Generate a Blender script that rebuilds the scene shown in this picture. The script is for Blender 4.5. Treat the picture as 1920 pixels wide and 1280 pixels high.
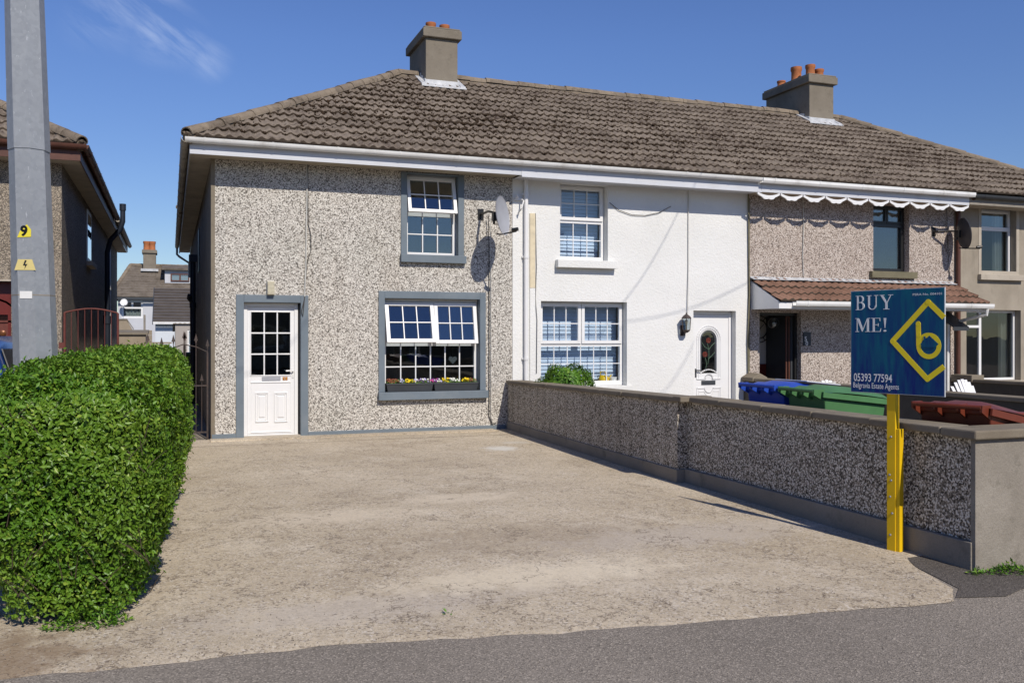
import bpy, math, random
import numpy as np
from mathutils import Vector, Matrix, Euler
random.seed(7); rng = np.random.default_rng(11)
for o in list(bpy.data.objects): bpy.data.objects.remove(o)
C = bpy.context.scene.collection
R = math.radians
PI = math.pi
# ------------------------------------------------------------------ camera, sky, sun, exposure
YAW = R(20.4); FPX = 1723.0; EYE = 1.55
cam = bpy.data.cameras.new('camera'); camo = bpy.data.objects.new('camera', cam); C.objects.link(camo)
camo.location = (0, 0, EYE); camo.rotation_euler = (R(90), 0, -YAW)
cam.sensor_width = 36; cam.lens = FPX/1920*36; cam.shift_y = -10/1920; cam.clip_start = .05; cam.clip_end = 5000
sc = bpy.context.scene; sc.camera = camo
SUNV = Vector((.14, -1.125, 1.0)).normalized()
sl = bpy.data.lights.new('sun', 'SUN'); sl.energy = 4.3; sl.angle = R(.53); sl.color = (1, .925, .82)
so = bpy.data.objects.new('sun', sl); C.objects.link(so); so.rotation_euler = SUNV.to_track_quat('Z', 'Y').to_euler(); so.location = (3, -20, 30)
w = bpy.data.worlds.new("World"); sc.world = w; w.use_nodes = True
nt = w.node_tree; nt.nodes.clear()
wo = nt.nodes.new('ShaderNodeOutputWorld'); bg = nt.nodes.new('ShaderNodeBackground'); sky = nt.nodes.new('ShaderNodeTexSky')
sky.sky_type = 'NISHITA'; sky.sun_disc = False; sky.sun_elevation = math.asin(SUNV.z); sky.sun_rotation = math.atan2(SUNV.x, SUNV.y)
sky.air_density = 1.0; sky.dust_density = 0.0; sky.ozone_density = 5.0; sky.altitude = 100
bg.inputs[1].default_value = .118
# thin cirrus wisps, placed by direction in the sky
tc = nt.nodes.new('ShaderNodeTexCoord')
def wn(t, **k):
    n = nt.nodes.new(t)
    for a, b in k.items(): setattr(n, a, b)
    return n
_r = Vector((math.cos(YAW), -math.sin(YAW), 0)); _u = Vector((0, 0, 1))
cmb = wn('ShaderNodeCombineXYZ')
for _i, (_d, _k) in enumerate(((_r*.78-_u*.62, 5.0), (_r*.62+_u*.78, 20.0))):
    _n = wn('ShaderNodeVectorMath', operation='DOT_PRODUCT'); nt.links.new(tc.outputs['Generated'], _n.inputs[0]); _n.inputs[1].default_value = _d*_k; nt.links.new(_n.outputs['Value'], cmb.inputs[_i])
n1 = wn('ShaderNodeTexNoise'); n1.inputs['Scale'].default_value = 1.3; n1.inputs['Detail'].default_value = 9; n1.inputs['Roughness'].default_value = .62
n1.inputs['Distortion'].default_value = 1.1
nt.links.new(cmb.outputs[0], n1.inputs['Vector'])
def cdir(px, py):
    u = (px-960)/FPX; v = (630-py)/FPX
    d = Vector((math.sin(YAW)+u*math.cos(YAW), math.cos(YAW)-u*math.sin(YAW), v)); return d.normalized()
acc = None
for (px, py, rad, amp) in [(300, 55, .045, 1.0), (390, 110, .03, .8), (215, 20, .05, .75), (160, 50, .03, .45), (270, -10, .05, .8), (345, 80, .035, .9)]:
    d = cdir(px, py)
    dn = wn('ShaderNodeVectorMath', operation='DISTANCE'); nt.links.new(tc.outputs['Generated'], dn.inputs[0]); dn.inputs[1].default_value = d
    mr = wn('ShaderNodeMapRange'); mr.interpolation_type = 'SMOOTHSTEP'
    mr.inputs['From Min'].default_value = 0; mr.inputs['From Max'].default_value = rad; mr.inputs['To Min'].default_value = amp; mr.inputs['To Max'].default_value = 0
    nt.links.new(dn.outputs['Value'], mr.inputs[0])
    if acc is None: acc = mr.outputs[0]
    else:
        m = wn('ShaderNodeMath', operation='MAXIMUM'); nt.links.new(acc, m.inputs[0]); nt.links.new(mr.outputs[0], m.inputs[1]); acc = m.outputs[0]
mr = wn('ShaderNodeMapRange'); mr.inputs['From Min'].default_value = .42; mr.inputs['From Max'].default_value = .78; mr.inputs['To Max'].default_value = .42
nt.links.new(n1.outputs[0], mr.inputs[0])
mm = wn('ShaderNodeMath', operation='MULTIPLY'); nt.links.new(acc, mm.inputs[0]); nt.links.new(mr.outputs[0], mm.inputs[1])
hs = wn('ShaderNodeHueSaturation'); hs.inputs['Saturation'].default_value = 1.12; hs.inputs['Hue'].default_value = .515
nt.links.new(sky.outputs[0], hs.inputs['Color'])
sxyz = wn('ShaderNodeSeparateXYZ'); nt.links.new(tc.outputs['Generated'], sxyz.inputs[0]); vr = wn('ShaderNodeMapRange'); vr.inputs['From Min'].default_value = 0; vr.inputs['From Max'].default_value = .30; vr.inputs['To Min'].default_value = .70; vr.inputs['To Max'].default_value = .95
nt.links.new(sxyz.outputs['Z'], vr.inputs[0]); nt.links.new(vr.outputs[0], hs.inputs['Value'])
mx = wn('ShaderNodeMix', data_type='RGBA'); mx.inputs['B'].default_value = (7.5, 8.2, 9.5, 1)
nt.links.new(mm.outputs[0], mx.inputs['Factor']); nt.links.new(hs.outputs[0], mx.inputs['A'])
nt.links.new(mx.outputs['Result'], bg.inputs[0]); nt.links.new(bg.outputs[0], wo.inputs[0])
sc.view_settings.view_transform = 'Standard'; sc.view_settings.look = 'None'; sc.view_settings.exposure = 0.02; sc.view_settings.gamma = 1
sc.render.engine = 'CYCLES'
# ------------------------------------------------------------------ reading the survey: a line of sight met with a real plane
def FX(px, Y):
    a = YAW+math.atan((px-960)/FPX); return math.tan(a)*Y
def FZ(px, py, Y):
    u = (px-960)/FPX; t = Y/(math.cos(YAW)-u*math.sin(YAW)); return EYE+t*(630-py)/FPX
def RC(l, r, b, t, Y):
    m = (l+r)/2; return FX(l, Y), FX(r, Y), FZ(m, b, Y), FZ(m, t, Y)
def G(y): return 0 if y >= 8 else (-.045 if y <= 4.2 else -.045*(8-y)/3.8)
# ------------------------------------------------------------------ mesh helpers
class MB:
    def __init__(s): s.v = []; s.f = []
    def add(s, vs, fs):
        n = len(s.v); s.v += [tuple(p) for p in vs]; s.f += [tuple(i+n for i in f) for f in fs]; return s
    def box(s, x0, x1, y0, y1, z0, z1):
        if x0 > x1: x0, x1 = x1, x0
        if y0 > y1: y0, y1 = y1, y0
        if z0 > z1: z0, z1 = z1, z0
        v = [(x0,y0,z0),(x1,y0,z0),(x1,y1,z0),(x0,y1,z0),(x0,y0,z1),(x1,y0,z1),(x1,y1,z1),(x0,y1,z1)]
        return s.add(v, [(3,2,1,0),(4,5,6,7),(0,1,5,4),(1,2,6,5),(2,3,7,6),(3,0,4,7)])
    def hexa(s, b, t):   # bottom 4 and top 4 points, counter-clockwise from above
        return s.add(list(b)+list(t), [(3,2,1,0),(4,5,6,7),(0,1,5,4),(1,2,6,5),(2,3,7,6),(3,0,4,7)])
    def prism(s, poly, a, b, ax='y'):   # poly of (p,q); extruded along ax
        n = len(poly)
        def m(p, q, r): return {'y': (p, r, q), 'x': (r, p, q), 'z': (p, q, r)}[ax]
        v = [m(p, q, a) for p, q in poly]+[m(p, q, b) for p, q in poly]
        f = [tuple(range(n)), tuple(range(2*n-1, n-1, -1))]+[(i, i+n, (i+1) % n+n, (i+1) % n) for i in range(n)]
        return s.add(v, f)
    def tube(s, pts, r, n=10, caps=True, r2=None):
        pts = [Vector(p) for p in pts]; k = len(pts); prev = None; base = len(s.v); vs = []
        for i, p in enumerate(pts):
            d = (pts[min(i+1, k-1)]-pts[max(i-1, 0)]).normalized()
            if prev is None:
                a = Vector((0,0,1)) if abs(d.z) < .9 else Vector((1,0,0)); nx = d.cross(a).normalized()
            else: nx = (prev-d*prev.dot(d)).normalized()
            prev = nx; ny = d.cross(nx); rr = r if r2 is None else r+(r2-r)*i/(k-1)
            for j in range(n):
                t = 2*PI*j/n; vs.append(p+nx*math.cos(t)*rr+ny*math.sin(t)*rr)
        fs = []
        for i in range(k-1):
            for j in range(n):
                a = i*n+j; b = i*n+(j+1) % n; fs.append((a, b, b+n, a+n))
        if caps: fs.append(tuple(range(n-1, -1, -1))); fs.append(tuple(range((k-1)*n, k*n)))
        return s.add(vs, fs)
    def lathe(s, prof, c=(0,0,0), n=24, ax='z', caps=True):
        vs = []; fs = []
        for r, z in prof:
            for j in range(n):
                t = 2*PI*j/n; a, b = r*math.cos(t), r*math.sin(t)
                p = {'z': (a, b, z), 'y': (a, z, b), 'x': (z, a, b)}[ax]
                vs.append((p[0]+c[0], p[1]+c[1], p[2]+c[2]))
        for i in range(len(prof)-1):
            for j in range(n):
                a = i*n+j; b = i*n+(j+1) % n; fs.append((a, b, b+n, a+n))
        if caps: fs.append(tuple(range(n-1, -1, -1))); fs.append(tuple(range((len(prof)-1)*n, len(prof)*n)))
        return s.add(vs, fs)
    def xf(s, M):
        s.v = [tuple(M @ Vector(p)) for p in s.v]; return s
    def join(s, o): return s.add(o.v, o.f)
def frame(mb, x0, x1, z0, z1, y0, y1, w, wb=None, wt=None):
    wb = wb or w; wt = wt or w
    mb.box(x0, x0+w, y0, y1, z0, z1); mb.box(x1-w, x1, y0, y1, z0, z1)
    mb.box(x0+w, x1-w, y0, y1, z0, z0+wb); mb.box(x0+w, x1-w, y0, y1, z1-wt, z1); return mb
ORG = {}
def link(name, me, m, parent=None, smooth=False, bevel=0, solid=True):
    o = bpy.data.objects.new(name, me); C.objects.link(o)
    if m: me.materials.append(m)
    if smooth:
        me.polygons.foreach_set('use_smooth', [True]*len(me.polygons))
    if parent: o.parent = parent; ORG[o] = ORG.get(parent, Vector((0,0,0)))
    else: ORG[o] = Vector((0,0,0))
    if bevel:
        b = o.modifiers.new('bevel', 'BEVEL'); b.width = bevel; b.segments = 2; b.limit_method = 'ANGLE'; b.angle_limit = R(40)
    return o
def obj(name, mb, m, parent=None, smooth=False, bevel=0, autos=None, fix=True):
    org = ORG.get(parent, Vector((0,0,0))) if parent else Vector((0,0,0))
    me = bpy.data.meshes.new(name)
    me.from_pydata([(p[0]-org.x, p[1]-org.y, p[2]-org.z) for p in mb.v], [], mb.f)
    if fix:
        import bmesh
        bm = bmesh.new(); bm.from_mesh(me); bmesh.ops.recalc_face_normals(bm, faces=bm.faces); bm.to_mesh(me); bm.free()
    o = link(name, me, m, parent, smooth, bevel)
    if autos:
        try: me.set_sharp_from_angle(angle=R(autos))
        except Exception: pass
        me.polygons.foreach_set('use_smooth', [True]*len(me.polygons))
    return o
def npmesh(name, V, F, m, parent=None, smooth=False):   # numpy quads/tris
    org = ORG.get(parent, Vector((0,0,0))) if parent else Vector((0,0,0))
    V = np.asarray(V, dtype=np.float32)-np.array(org, dtype=np.float32); F = np.asarray(F, dtype=np.int32); k = F.shape[1]
    me = bpy.data.meshes.new(name); me.vertices.add(len(V)); me.vertices.foreach_set('co', V.ravel())
    me.loops.add(F.size); me.loops.foreach_set('vertex_index', F.ravel())
    me.polygons.add(len(F)); me.polygons.foreach_set('loop_start', np.arange(0, F.size, k, dtype=np.int32))
    me.update(calc_edges=True); me.validate()
    return link(name, me, m, parent, smooth)
def tag(o, label=None, cat=None, group=None, kind=None):
    if label: o['label'] = label
    if cat: o['category'] = cat
    if group: o['group'] = group
    if kind: o['kind'] = kind
    return o
def thing(name, loc, label, cat, group=None, rz=0, local=False):
    o = bpy.data.objects.new(name, None); C.objects.link(o); o.location = loc; o.rotation_euler = (0, 0, rz); o.empty_display_size = .2
    ORG[o] = Vector((0,0,0)) if local else Vector(loc)
    return tag(o, label, cat, group)
def text_mb(body, size, depth=.002, align='LEFT', bold=0, space=1.0):
    c = bpy.data.curves.new('t', 'FONT'); c.body = body; c.size = size; c.extrude = depth/2; c.align_x = align; c.offset = bold; c.space_character = space; c.resolution_u = 3
    o = bpy.data.objects.new('t', c); C.objects.link(o)
    me = bpy.data.meshes.new_from_object(o.evaluated_get(bpy.context.evaluated_depsgraph_get()))
    mb = MB(); mb.add([tuple(v.co) for v in me.vertices], [tuple(p.vertices) for p in me.polygons])
    bpy.data.objects.remove(o); bpy.data.curves.remove(c); bpy.data.meshes.remove(me)
    mb.v = [(x, -z, y) for x, y, z in mb.v]      # stands in the xz plane facing -y
    return mb
# ------------------------------------------------------------------ materials
def lin(h):
    h = h.lstrip('#'); return tuple((((int(h[i:i+2], 16)/255+.055)/1.055)**2.4 if int(h[i:i+2], 16)/255 > .04045 else int(h[i:i+2], 16)/255/12.92) for i in (0, 2, 4))+(1,)
class NM:
    def __init__(s, name, rough=.8, metal=0, spec=.3):
        s.m = bpy.data.materials.new(name); s.m.use_nodes = True; s.t = s.m.node_tree; s.b = s.t.nodes['Principled BSDF']
        s.b.inputs['Roughness'].default_value = rough; s.b.inputs['Metallic'].default_value = metal; s.b.inputs['Specular IOR Level'].default_value = spec
        s.tc = s.t.nodes.new('ShaderNodeTexCoord'); s.vec = s.tc.outputs['Object']; s.hh = None
    def n(s, t, **k):
        x = s.t.nodes.new(t)
        for a, b in k.items(): setattr(x, a, b)
        return x
    def l(s, a, b): s.t.links.new(a, b)
    def mapv(s, sx=1, sy=1, sz=1, rot=(0,0,0)):
        m = s.n('ShaderNodeMapping'); m.inputs['Scale'].default_value = (sx, sy, sz); m.inputs['Rotation'].default_value = rot; s.l(s.vec, m.inputs[0]); return m.outputs[0]
    def noise(s, scale, detail=4, rough=.55, vec=None, dist=0):
        n = s.n('ShaderNodeTexNoise'); n.inputs['Scale'].default_value = scale; n.inputs['Detail'].default_value = detail; n.inputs['Roughness'].default_value = rough; n.inputs['Distortion'].default_value = dist
        s.l(vec or s.vec, n.inputs['Vector']); return n.outputs[0]
    def rng(s, v, a, b, c=0, d=1):
        r = s.n('ShaderNodeMapRange'); r.inputs[1].default_value = a; r.inputs[2].default_value = b; r.inputs[3].default_value = c; r.inputs[4].default_value = d; s.l(v, r.inputs[0]); return r.outputs[0]
    def mix(s, f, a, b, mode='MIX'):
        m = s.n('ShaderNodeMix', data_type='RGBA', blend_type=mode)
        for k, x in (('Factor', f), ('A', a), ('B', b)):
            if isinstance(x, (int, float)): m.inputs[k].default_value = x
            elif isinstance(x, tuple): m.inputs[k].default_value = x if len(x) == 4 else x+(1,)
            else: s.l(x, m.inputs[k])
        return m.outputs['Result']
    def math(s, op, a, b=None):
        m = s.n('ShaderNodeMath', operation=op)
        for i, x in enumerate((a, b)):
            if x is None: continue
            if isinstance(x, (int, float)): m.inputs[i].default_value = x
            else: s.l(x, m.inputs[i])
        return m.outputs[0]
    def col(s, c):
        if isinstance(c, tuple): s.b.inputs['Base Color'].default_value = c if len(c) == 4 else c+(1,)
        else: s.l(c, s.b.inputs['Base Color'])
        return s
    def bump(s, h, strength=.5, dist=.01):
        b = s.n('ShaderNodeBump'); b.inputs['Strength'].default_value = strength; b.inputs['Distance'].default_value = dist; s.l(h, b.inputs['Height'])
        if s.hh: s.l(s.hh, b.inputs['Normal'])
        s.hh = b.outputs[0]; s.l(s.hh, s.b.inputs['Normal']); return s
def plain(name, c, rough=.5, metal=0, spec=.4, var=.12, scale=6, bump=.15, bs=60, dirt=None):
    a = NM(name, rough, metal, spec); c = c[:3]
    dk = tuple(x*(1-var) for x in c); lt = tuple(min(1, x*(1+var*.6)) for x in c)
    o = a.mix(a.rng(a.noise(scale, 5), .3, .7), dk, lt)
    if dirt: o = a.mix(a.rng(a.noise(2.3, 6, .7), .52, .75, 0, dirt[1]), o, dirt[0])
    a.col(o)
    if bump: a.bump(a.noise(bs, 3), bump, .002)
    return a.m
def pebble(name, cols, scale=52, strength=.9, dist=.012, tint=None, tamt=.35, base=(.10,.09,.08), gap=.42, soil=None):
    a = NM(name, .9, 0, .15)
    v = a.n('ShaderNodeTexVoronoi'); v.inputs['Scale'].default_value = scale; v.inputs['Randomness'].default_value = 1
    nv = a.n('ShaderNodeVectorMath', operation='ADD'); nz = a.n('ShaderNodeTexNoise'); nz.inputs['Scale'].default_value = scale*.8; nz.inputs['Detail'].default_value = 2; a.l(a.vec, nz.inputs['Vector'])
    sc_ = a.n('ShaderNodeVectorMath', operation='SCALE'); a.l(nz.outputs['Color'], sc_.inputs[0]); sc_.inputs['Scale'].default_value = .012
    a.l(a.vec, nv.inputs[0]); a.l(sc_.outputs[0], nv.inputs[1]); a.l(nv.outputs[0], v.inputs['Vector'])
    sp = a.n('ShaderNodeSeparateColor'); a.l(v.outputs['Color'], sp.inputs[0])
    cr = a.n('ShaderNodeValToRGB'); cr.color_ramp.interpolation = 'CONSTANT'
    while len(cr.color_ramp.elements) < len(cols): cr.color_ramp.elements.new(.5)
    for e, (p, c) in zip(cr.color_ramp.elements, cols): e.position = p; e.color = c[:3]+(1,)
    a.l(sp.outputs[0], cr.inputs[0])
    gp = a.rng(v.outputs['Distance'], gap, gap+.25)
    c = a.mix(gp, cr.outputs[0], base)
    if tint: c = a.mix(a.rng(a.noise(.9, 5, .6), .45, .72, 0, tamt), c, tint, 'MULTIPLY')
    if soil: c = a.mix(a.rng(a.noise(.55, 6, .65, vec=a.mapv(2.2, 2.2, .5)), .5, .72, 0, soil[1]), c, soil[0], 'MULTIPLY')
    a.col(c)
    inv = a.math('MULTIPLY', v.outputs['Distance'], -1.0)
    a.bump(inv, strength, dist); a.bump(a.noise(scale*2.2, 2), .3, .004)
    return a.m
W = (.72,.72,.70)
M = {}
M['dash52'] = pebble('grey_pebbledash', [(0,(.11,.10,.088)),(.15,(.35,.325,.29)),(.36,(.54,.505,.455)),(.66,(.71,.68,.62))], 70, .45, .005, tint=(.86,.88,.86), tamt=.6, soil=((.80,.75,.68), .45), base=(.20,.18,.155), gap=.54)
M['dash50'] = pebble('pink_pebbledash', [(0,(.11,.088,.072)),(.15,(.35,.295,.25)),(.42,(.52,.45,.395)),(.72,(.66,.60,.54))], 70, .45, .005, base=(.2,.16,.14), gap=.5, tint=(.8,.76,.72))
M['dashwall'] = pebble('dark_pebbledash', [(0,(.075,.065,.052)),(.20,(.34,.295,.235)),(.42,(.55,.49,.41)),(.74,(.76,.71,.63))], 74, .55, .007, tint=(.72,.69,.64), tamt=.5, base=(.17,.15,.122), gap=.50)
M['dashleft'] = pebble('fine_brown_dash', [(0,(.17,.14,.105)),(.25,(.34,.285,.215)),(.6,(.43,.36,.28)),(.85,(.52,.45,.35))], 75, .5, .006, tint=(.7,.68,.62))
a = NM('white_roughcast', .85, 0, .2); c = a.mix(a.rng(a.noise(.8, 5, .6), .4, .75), (.74,.74,.72), (.67,.67,.645)); c = a.mix(a.rng(a.noise(3, 6, .7, vec=a.mapv(1.6,1.6,.35)), .6, .8, 0, .35), c, (.5,.5,.47)); a.col(c)
a.bump(a.noise(34, 3, .6), .75, .013); a.bump(a.noise(120, 2), .25, .003); M['white_dash'] = a.m
a = NM('grey_render', .92, 0, .15); c = a.mix(a.rng(a.noise(1.3, 6, .65), .35, .7), (.27,.235,.185), (.37,.325,.26)); c = a.mix(a.rng(a.noise(2.1, 6, .7, vec=a.mapv(2,2,.4)), .55, .75, 0, .6), c, (.15,.13,.10)); a.col(c)
a.bump(a.noise(70, 3), .5, .005); M['render49'] = a.m
def conc(name, c1, c2, c3, bs=90, bump=.5, big=1.2):
    a = NM(name, .92, 0, .15)
    c = a.mix(a.rng(a.noise(big, 7, .65), .35, .68), c1, c2)
    c = a.mix(a.rng(a.noise(big*3.1, 7, .72), .56, .74, 0, .75), c, c3)
    c = a.mix(a.rng(a.noise(160, 2), .35, .7, 0, .35), c, tuple(x*.55 for x in c1))
    a.col(c); a.bump(a.noise(bs, 4, .65), bump, .006); return a.m
M['conc_cap'] = conc('weathered_coping', (.19,.16,.12), (.27,.235,.18), (.085,.075,.06))
M['conc_plinth'] = conc('plinth_concrete', (.24,.215,.18), (.32,.29,.245), (.11,.10,.08))
M['conc_end'] = conc('rendered_wall', (.24,.215,.18), (.33,.30,.255), (.12,.11,.085), 55, .8, 2.6)
M['conc_dark'] = conc('dark_render', (.075,.068,.058), (.11,.10,.085), (.045,.042,.036))
M['chimney'] = conc('chimney_render', (.19,.165,.13), (.255,.225,.18), (.10,.09,.07), 60, .6, 1.8)
# driveway
a = NM('driveway_concrete', .93, 0, .12)
c = a.mix(a.rng(a.noise(.55, 7, .62), .36, .66), (.47,.39,.275), (.61,.52,.385))
c = a.mix(a.rng(a.noise(1.6, 8, .72, vec=a.mapv(1.3,.9,1)), .50, .74, 0, .5), c, (.31,.255,.19))
c = a.mix(a.rng(a.noise(.9, 8, .7, vec=a.mapv(1.3,.9,1)), .52, .70, 0, .65), c, (.74,.655,.52))
vd = a.n('ShaderNodeTexVoronoi'); vd.inputs['Scale'].default_value = 75; a.l(a.vec, vd.inputs['Vector']); spd = a.n('ShaderNodeSeparateColor'); a.l(vd.outputs['Color'], spd.inputs[0])
gr_ = a.noise(3.5, 5, .7)
c = a.mix(a.math('MULTIPLY', a.rng(spd.outputs[0], .72, .95), a.rng(gr_, .35, .65, .25, .95)), c, (.15,.12,.095)); c = a.mix(a.math('MULTIPLY', a.rng(spd.outputs[1], .75, .95), a.rng(gr_, .3, .7, .2, .8)), c, (.72,.66,.57))
c = a.mix(a.rng(a.noise(16, 7, .8), .50, .70, 0, .55), c, (.22,.175,.13))
c = a.mix(a.rng(a.noise(150, 2, .6), .52, .68, 0, .6), c, (.17,.13,.10))
c = a.mix(a.rng(a.noise(95, 2, .6), .56, .7, 0, .5), c, (.60,.55,.48))
d = a.n('ShaderNodeVectorMath', operation='DISTANCE'); a.l(a.mix(.12, a.vec, a.noise(2.5, 5)), d.inputs[0]); d.inputs[1].default_value = (0, 0, 0)
def spot(cen, rad, colr, amt, sx=1, sy=1):
    global c
    m = a.mapv(sx, sy, 0); dn = a.n('ShaderNodeVectorMath', operation='DISTANCE'); a.l(m, dn.inputs[0]); dn.inputs[1].default_value = (cen[0]*sx, cen[1]*sy, 0)
    nz = a.noise(5, 7, .75); s_ = a.math('ADD', dn.outputs['Value'], a.math('MULTIPLY', a.math('SUBTRACT', nz, .5), rad*2.6))
    c = a.mix(a.rng(s_, rad, rad*.45, 0, amt), c, colr)
spot((4.25, 11.9), .26, (.62,.60,.54), .85, .9, .8); spot((4.7, 12.5), .25, (.56,.53,.47), .5); spot((2.7, 6.6), .7, (.24,.185,.13), .35, .5, 1); spot((-.9, 5.0), .6, (.22,.15,.09), .7)
spot((1.1, 5.3), .5, (.5,.44,.37), .5, .4, 1.6); spot((3.9, 6.3), .6, (.52,.46,.39), .5, .4, 1.4)
spot((2.2,5.6), .5, (.70,.61,.46), .6, .4, 1.5); spot((1.2,7.9), .5, (.66,.57,.44), .5, .5, 1.3); spot((2.6,8.4), .4, (.66,.57,.44), .5, .5, 1.3)
for nsc, lv in ((.42, .50), (.55, .44)):
    e = a.math('ABSOLUTE', a.math('SUBTRACT', a.noise(nsc, 9, .62), lv)); c = a.mix(a.rng(e, .0009, .0024, .75, 0), c, (.13,.10,.075))
# joint line by the house, also standing as a wire's painted shadow
for yv in (13.55, ):
    sx_ = a.n('ShaderNodeSeparateXYZ'); a.l(a.vec, sx_.inputs[0]); nz = a.noise(1.2, 4)
    e = a.math('ABSOLUTE', a.math('SUBTRACT', a.math('ADD', sx_.outputs['Y'], a.math('MULTIPLY', nz, .12)), yv+.06)); c = a.mix(a.rng(e, .012, .02, .8, 0), c, (.10,.08,.06))
a.col(c); a.bump(a.noise(7, 6, .7), .35, .012); a.bump(a.noise(130, 3, .7), .6, .007); M['drive'] = a.m
def asphalt(name, c1, c2):
    a = NM(name, .9, 0, .2)
    v = a.n('ShaderNodeTexVoronoi'); v.inputs['Scale'].default_value = 130; a.l(a.vec, v.inputs['Vector']); sp = a.n('ShaderNodeSeparateColor'); a.l(v.outputs['Color'], sp.inputs[0])
    c = a.mix(a.rng(a.noise(.8, 6, .6), .35, .7), c1, c2); c = a.mix(a.rng(sp.outputs[0], .62, .98, 0, .75), c, tuple(x*1.7 for x in c2)); c = a.mix(a.rng(sp.outputs[1], .6, 1, 0, .7), c, tuple(x*.45 for x in c1))
    a.col(c); a.bump(v.outputs['Distance'], .6, .006); a.bump(a.noise(40, 3), .3, .006); return a.m
M['asphalt'] = asphalt('footpath_asphalt', (.205,.180,.150), (.258,.226,.188)); M['patch'] = asphalt('dark_tarmac', (.085,.075,.066), (.12,.106,.093))
M['yard'] = conc('yard_concrete', (.24,.21,.17), (.30,.265,.22), (.15,.13,.10))
M['ground'] = conc('far_ground', (.08,.085,.075), (.11,.11,.10), (.08,.07,.05), 30, .3, .2)
# roof
def roofm(name, c1, c2, moss, ms=.6, lich=True):
    a = NM(name, .9, 0, .15)
    br = a.n('ShaderNodeTexVoronoi'); br.inputs['Scale'].default_value = 3.2; a.l(a.vec, br.inputs['Vector']); sp = a.n('ShaderNodeSeparateColor'); a.l(br.outputs['Color'], sp.inputs[0])
    c = a.mix(a.rng(sp.outputs[0], .1, .9), c1, c2)
    c = a.mix(a.rng(a.noise(1.4, 6, .7), .4, .7, 0, .6), c, tuple(x*1.25 for x in c2))
    c = a.mix(a.rng(a.math('ADD', a.noise(13, 6, .72), a.math('MULTIPLY', a.math('SUBTRACT', a.noise(.9, 4), .5), .5)), .5, .66, 0, ms), c, moss)
    if lich: c = a.mix(a.rng(a.noise(5, 7, .8), .66, .74, 0, .55), c, (.34,.17,.06))
    a.col(c); a.bump(a.noise(45, 5, .7), .8, .012); return a.m
M['tile'] = roofm('weathered_tile', (.150,.122,.096), (.215,.178,.142), (.046,.030,.023), .9)
M['tile_red'] = roofm('brown_red_tile', (.17,.095,.065), (.24,.14,.10), (.09,.055,.04), .5, False)
M['tile_far'] = roofm('far_tile', (.12,.10,.08), (.17,.145,.12), (.05,.04,.03), .5, False)
M['ridge'] = roofm('ridge_tile', (.16,.13,.10), (.24,.195,.145), (.07,.055,.04), .6)
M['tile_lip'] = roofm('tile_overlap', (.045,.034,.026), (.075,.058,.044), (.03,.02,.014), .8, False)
M['moss'] = plain('moss', (.042,.028,.018), 1, 0, .05, .35, 15, .6, 80)
M['upvc'] = plain('white_upvc', (.75,.75,.745), .35, 0, .5, .03, 3, 0)
M['gutterw'] = plain('white_gutter', (.74,.74,.72), .4, 0, .5, .06, 4, 0, dirt=((.28,.25,.2), .5))
M['fascia'] = plain('white_fascia', (.56,.575,.61), .45, 0, .4, .05, 3, 0, dirt=((.5,.48,.45), .3))
M['soffit'] = plain('soffit_board', (.42,.37,.29), .7, 0, .2, .2, 3, .1)
M['dirty'] = plain('grimy_gutter', (.40,.37,.31), .6, 0, .3, .25, 5, .2, dirt=((.12,.10,.07), .8))
M['bluegrey'] = plain('blue_grey_paint', (.150,.185,.215), .6, 0, .3, .10, 3, .35, 40, dirt=((.26,.28,.29), .35))
M['brownp'] = plain('brown_paint', (.10,.04,.026), .5, 0, .4, .2, 5, .1)
M['darkpipe'] = plain('dark_pipe', (.016,.022,.034), .45, 0, .4, .2, 4, 0)
M['black'] = plain('black_frame', (.018,.018,.018), .35, 0, .5, .1, 5, 0)
M['greyfr'] = plain('charcoal_plastic', (.045,.05,.056), .5, 0, .4, .12, 6, .1)
M['galv'] = None
a = NM('galvanised_steel', .55, .35, .5); v = a.n('ShaderNodeTexVoronoi'); v.inputs['Scale'].default_value = 34; a.l(a.vec, v.inputs['Vector']); sp = a.n('ShaderNodeSeparateColor'); a.l(v.outputs['Color'], sp.inputs[0])
c = a.mix(a.rng(sp.outputs[0], 0, 1), (.30,.32,.335), (.36,.38,.395)); c = a.mix(a.rng(a.noise(1.4, 6, .65), .4, .7, 0, .6), c, (.23,.245,.27)); c = a.mix(a.rng(a.noise(26, 4, .7, vec=a.mapv(1.6,1.6,.55)), .64, .7, 0, .8), c, (.58,.60,.62)); a.col(c); a.bump(a.noise(20, 4), .15, .004); M['galv'] = a.m
M['steel'] = plain('grey_steel', (.33,.34,.36), .4, .6, .5, .1, 10, 0)
M['dishgrey'] = plain('dish_grey', (.36,.37,.40), .5, 0, .4, .08, 6, 0)
M['dishdark'] = plain('dish_charcoal', (.05,.05,.055), .5, 0, .4, .1, 6, 0)
M['iron'] = plain('rusty_iron', (.075,.06,.055), .7, .2, .3, .3, 20, .2, dirt=((.17,.09,.06), .5))
M['redgate'] = plain('red_oxide_paint', (.14,.04,.03), .6, 0, .3, .2, 14, .15)
M['terra'] = plain('terracotta', (.42,.155,.065), .8, 0, .2, .2, 9, .25)
M['lead'] = plain('lead_flashing', (.52,.53,.54), .55, .1, .4, .25, 7, .5, 25)
M['cable'] = plain('dark_cable', (.06,.055,.05), .6); M['cablew'] = plain('white_cable', (.52,.51,.47), .5)
M['wood'] = plain('weathered_board', (.64,.56,.40), .8, 0, .2, .15, 8, .3)
M['yellow'] = plain('yellow_paint', (.74,.47,.005), .5, 0, .35, .10, 4, .25, 30, dirt=((.60,.36,.01), .3))
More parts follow.
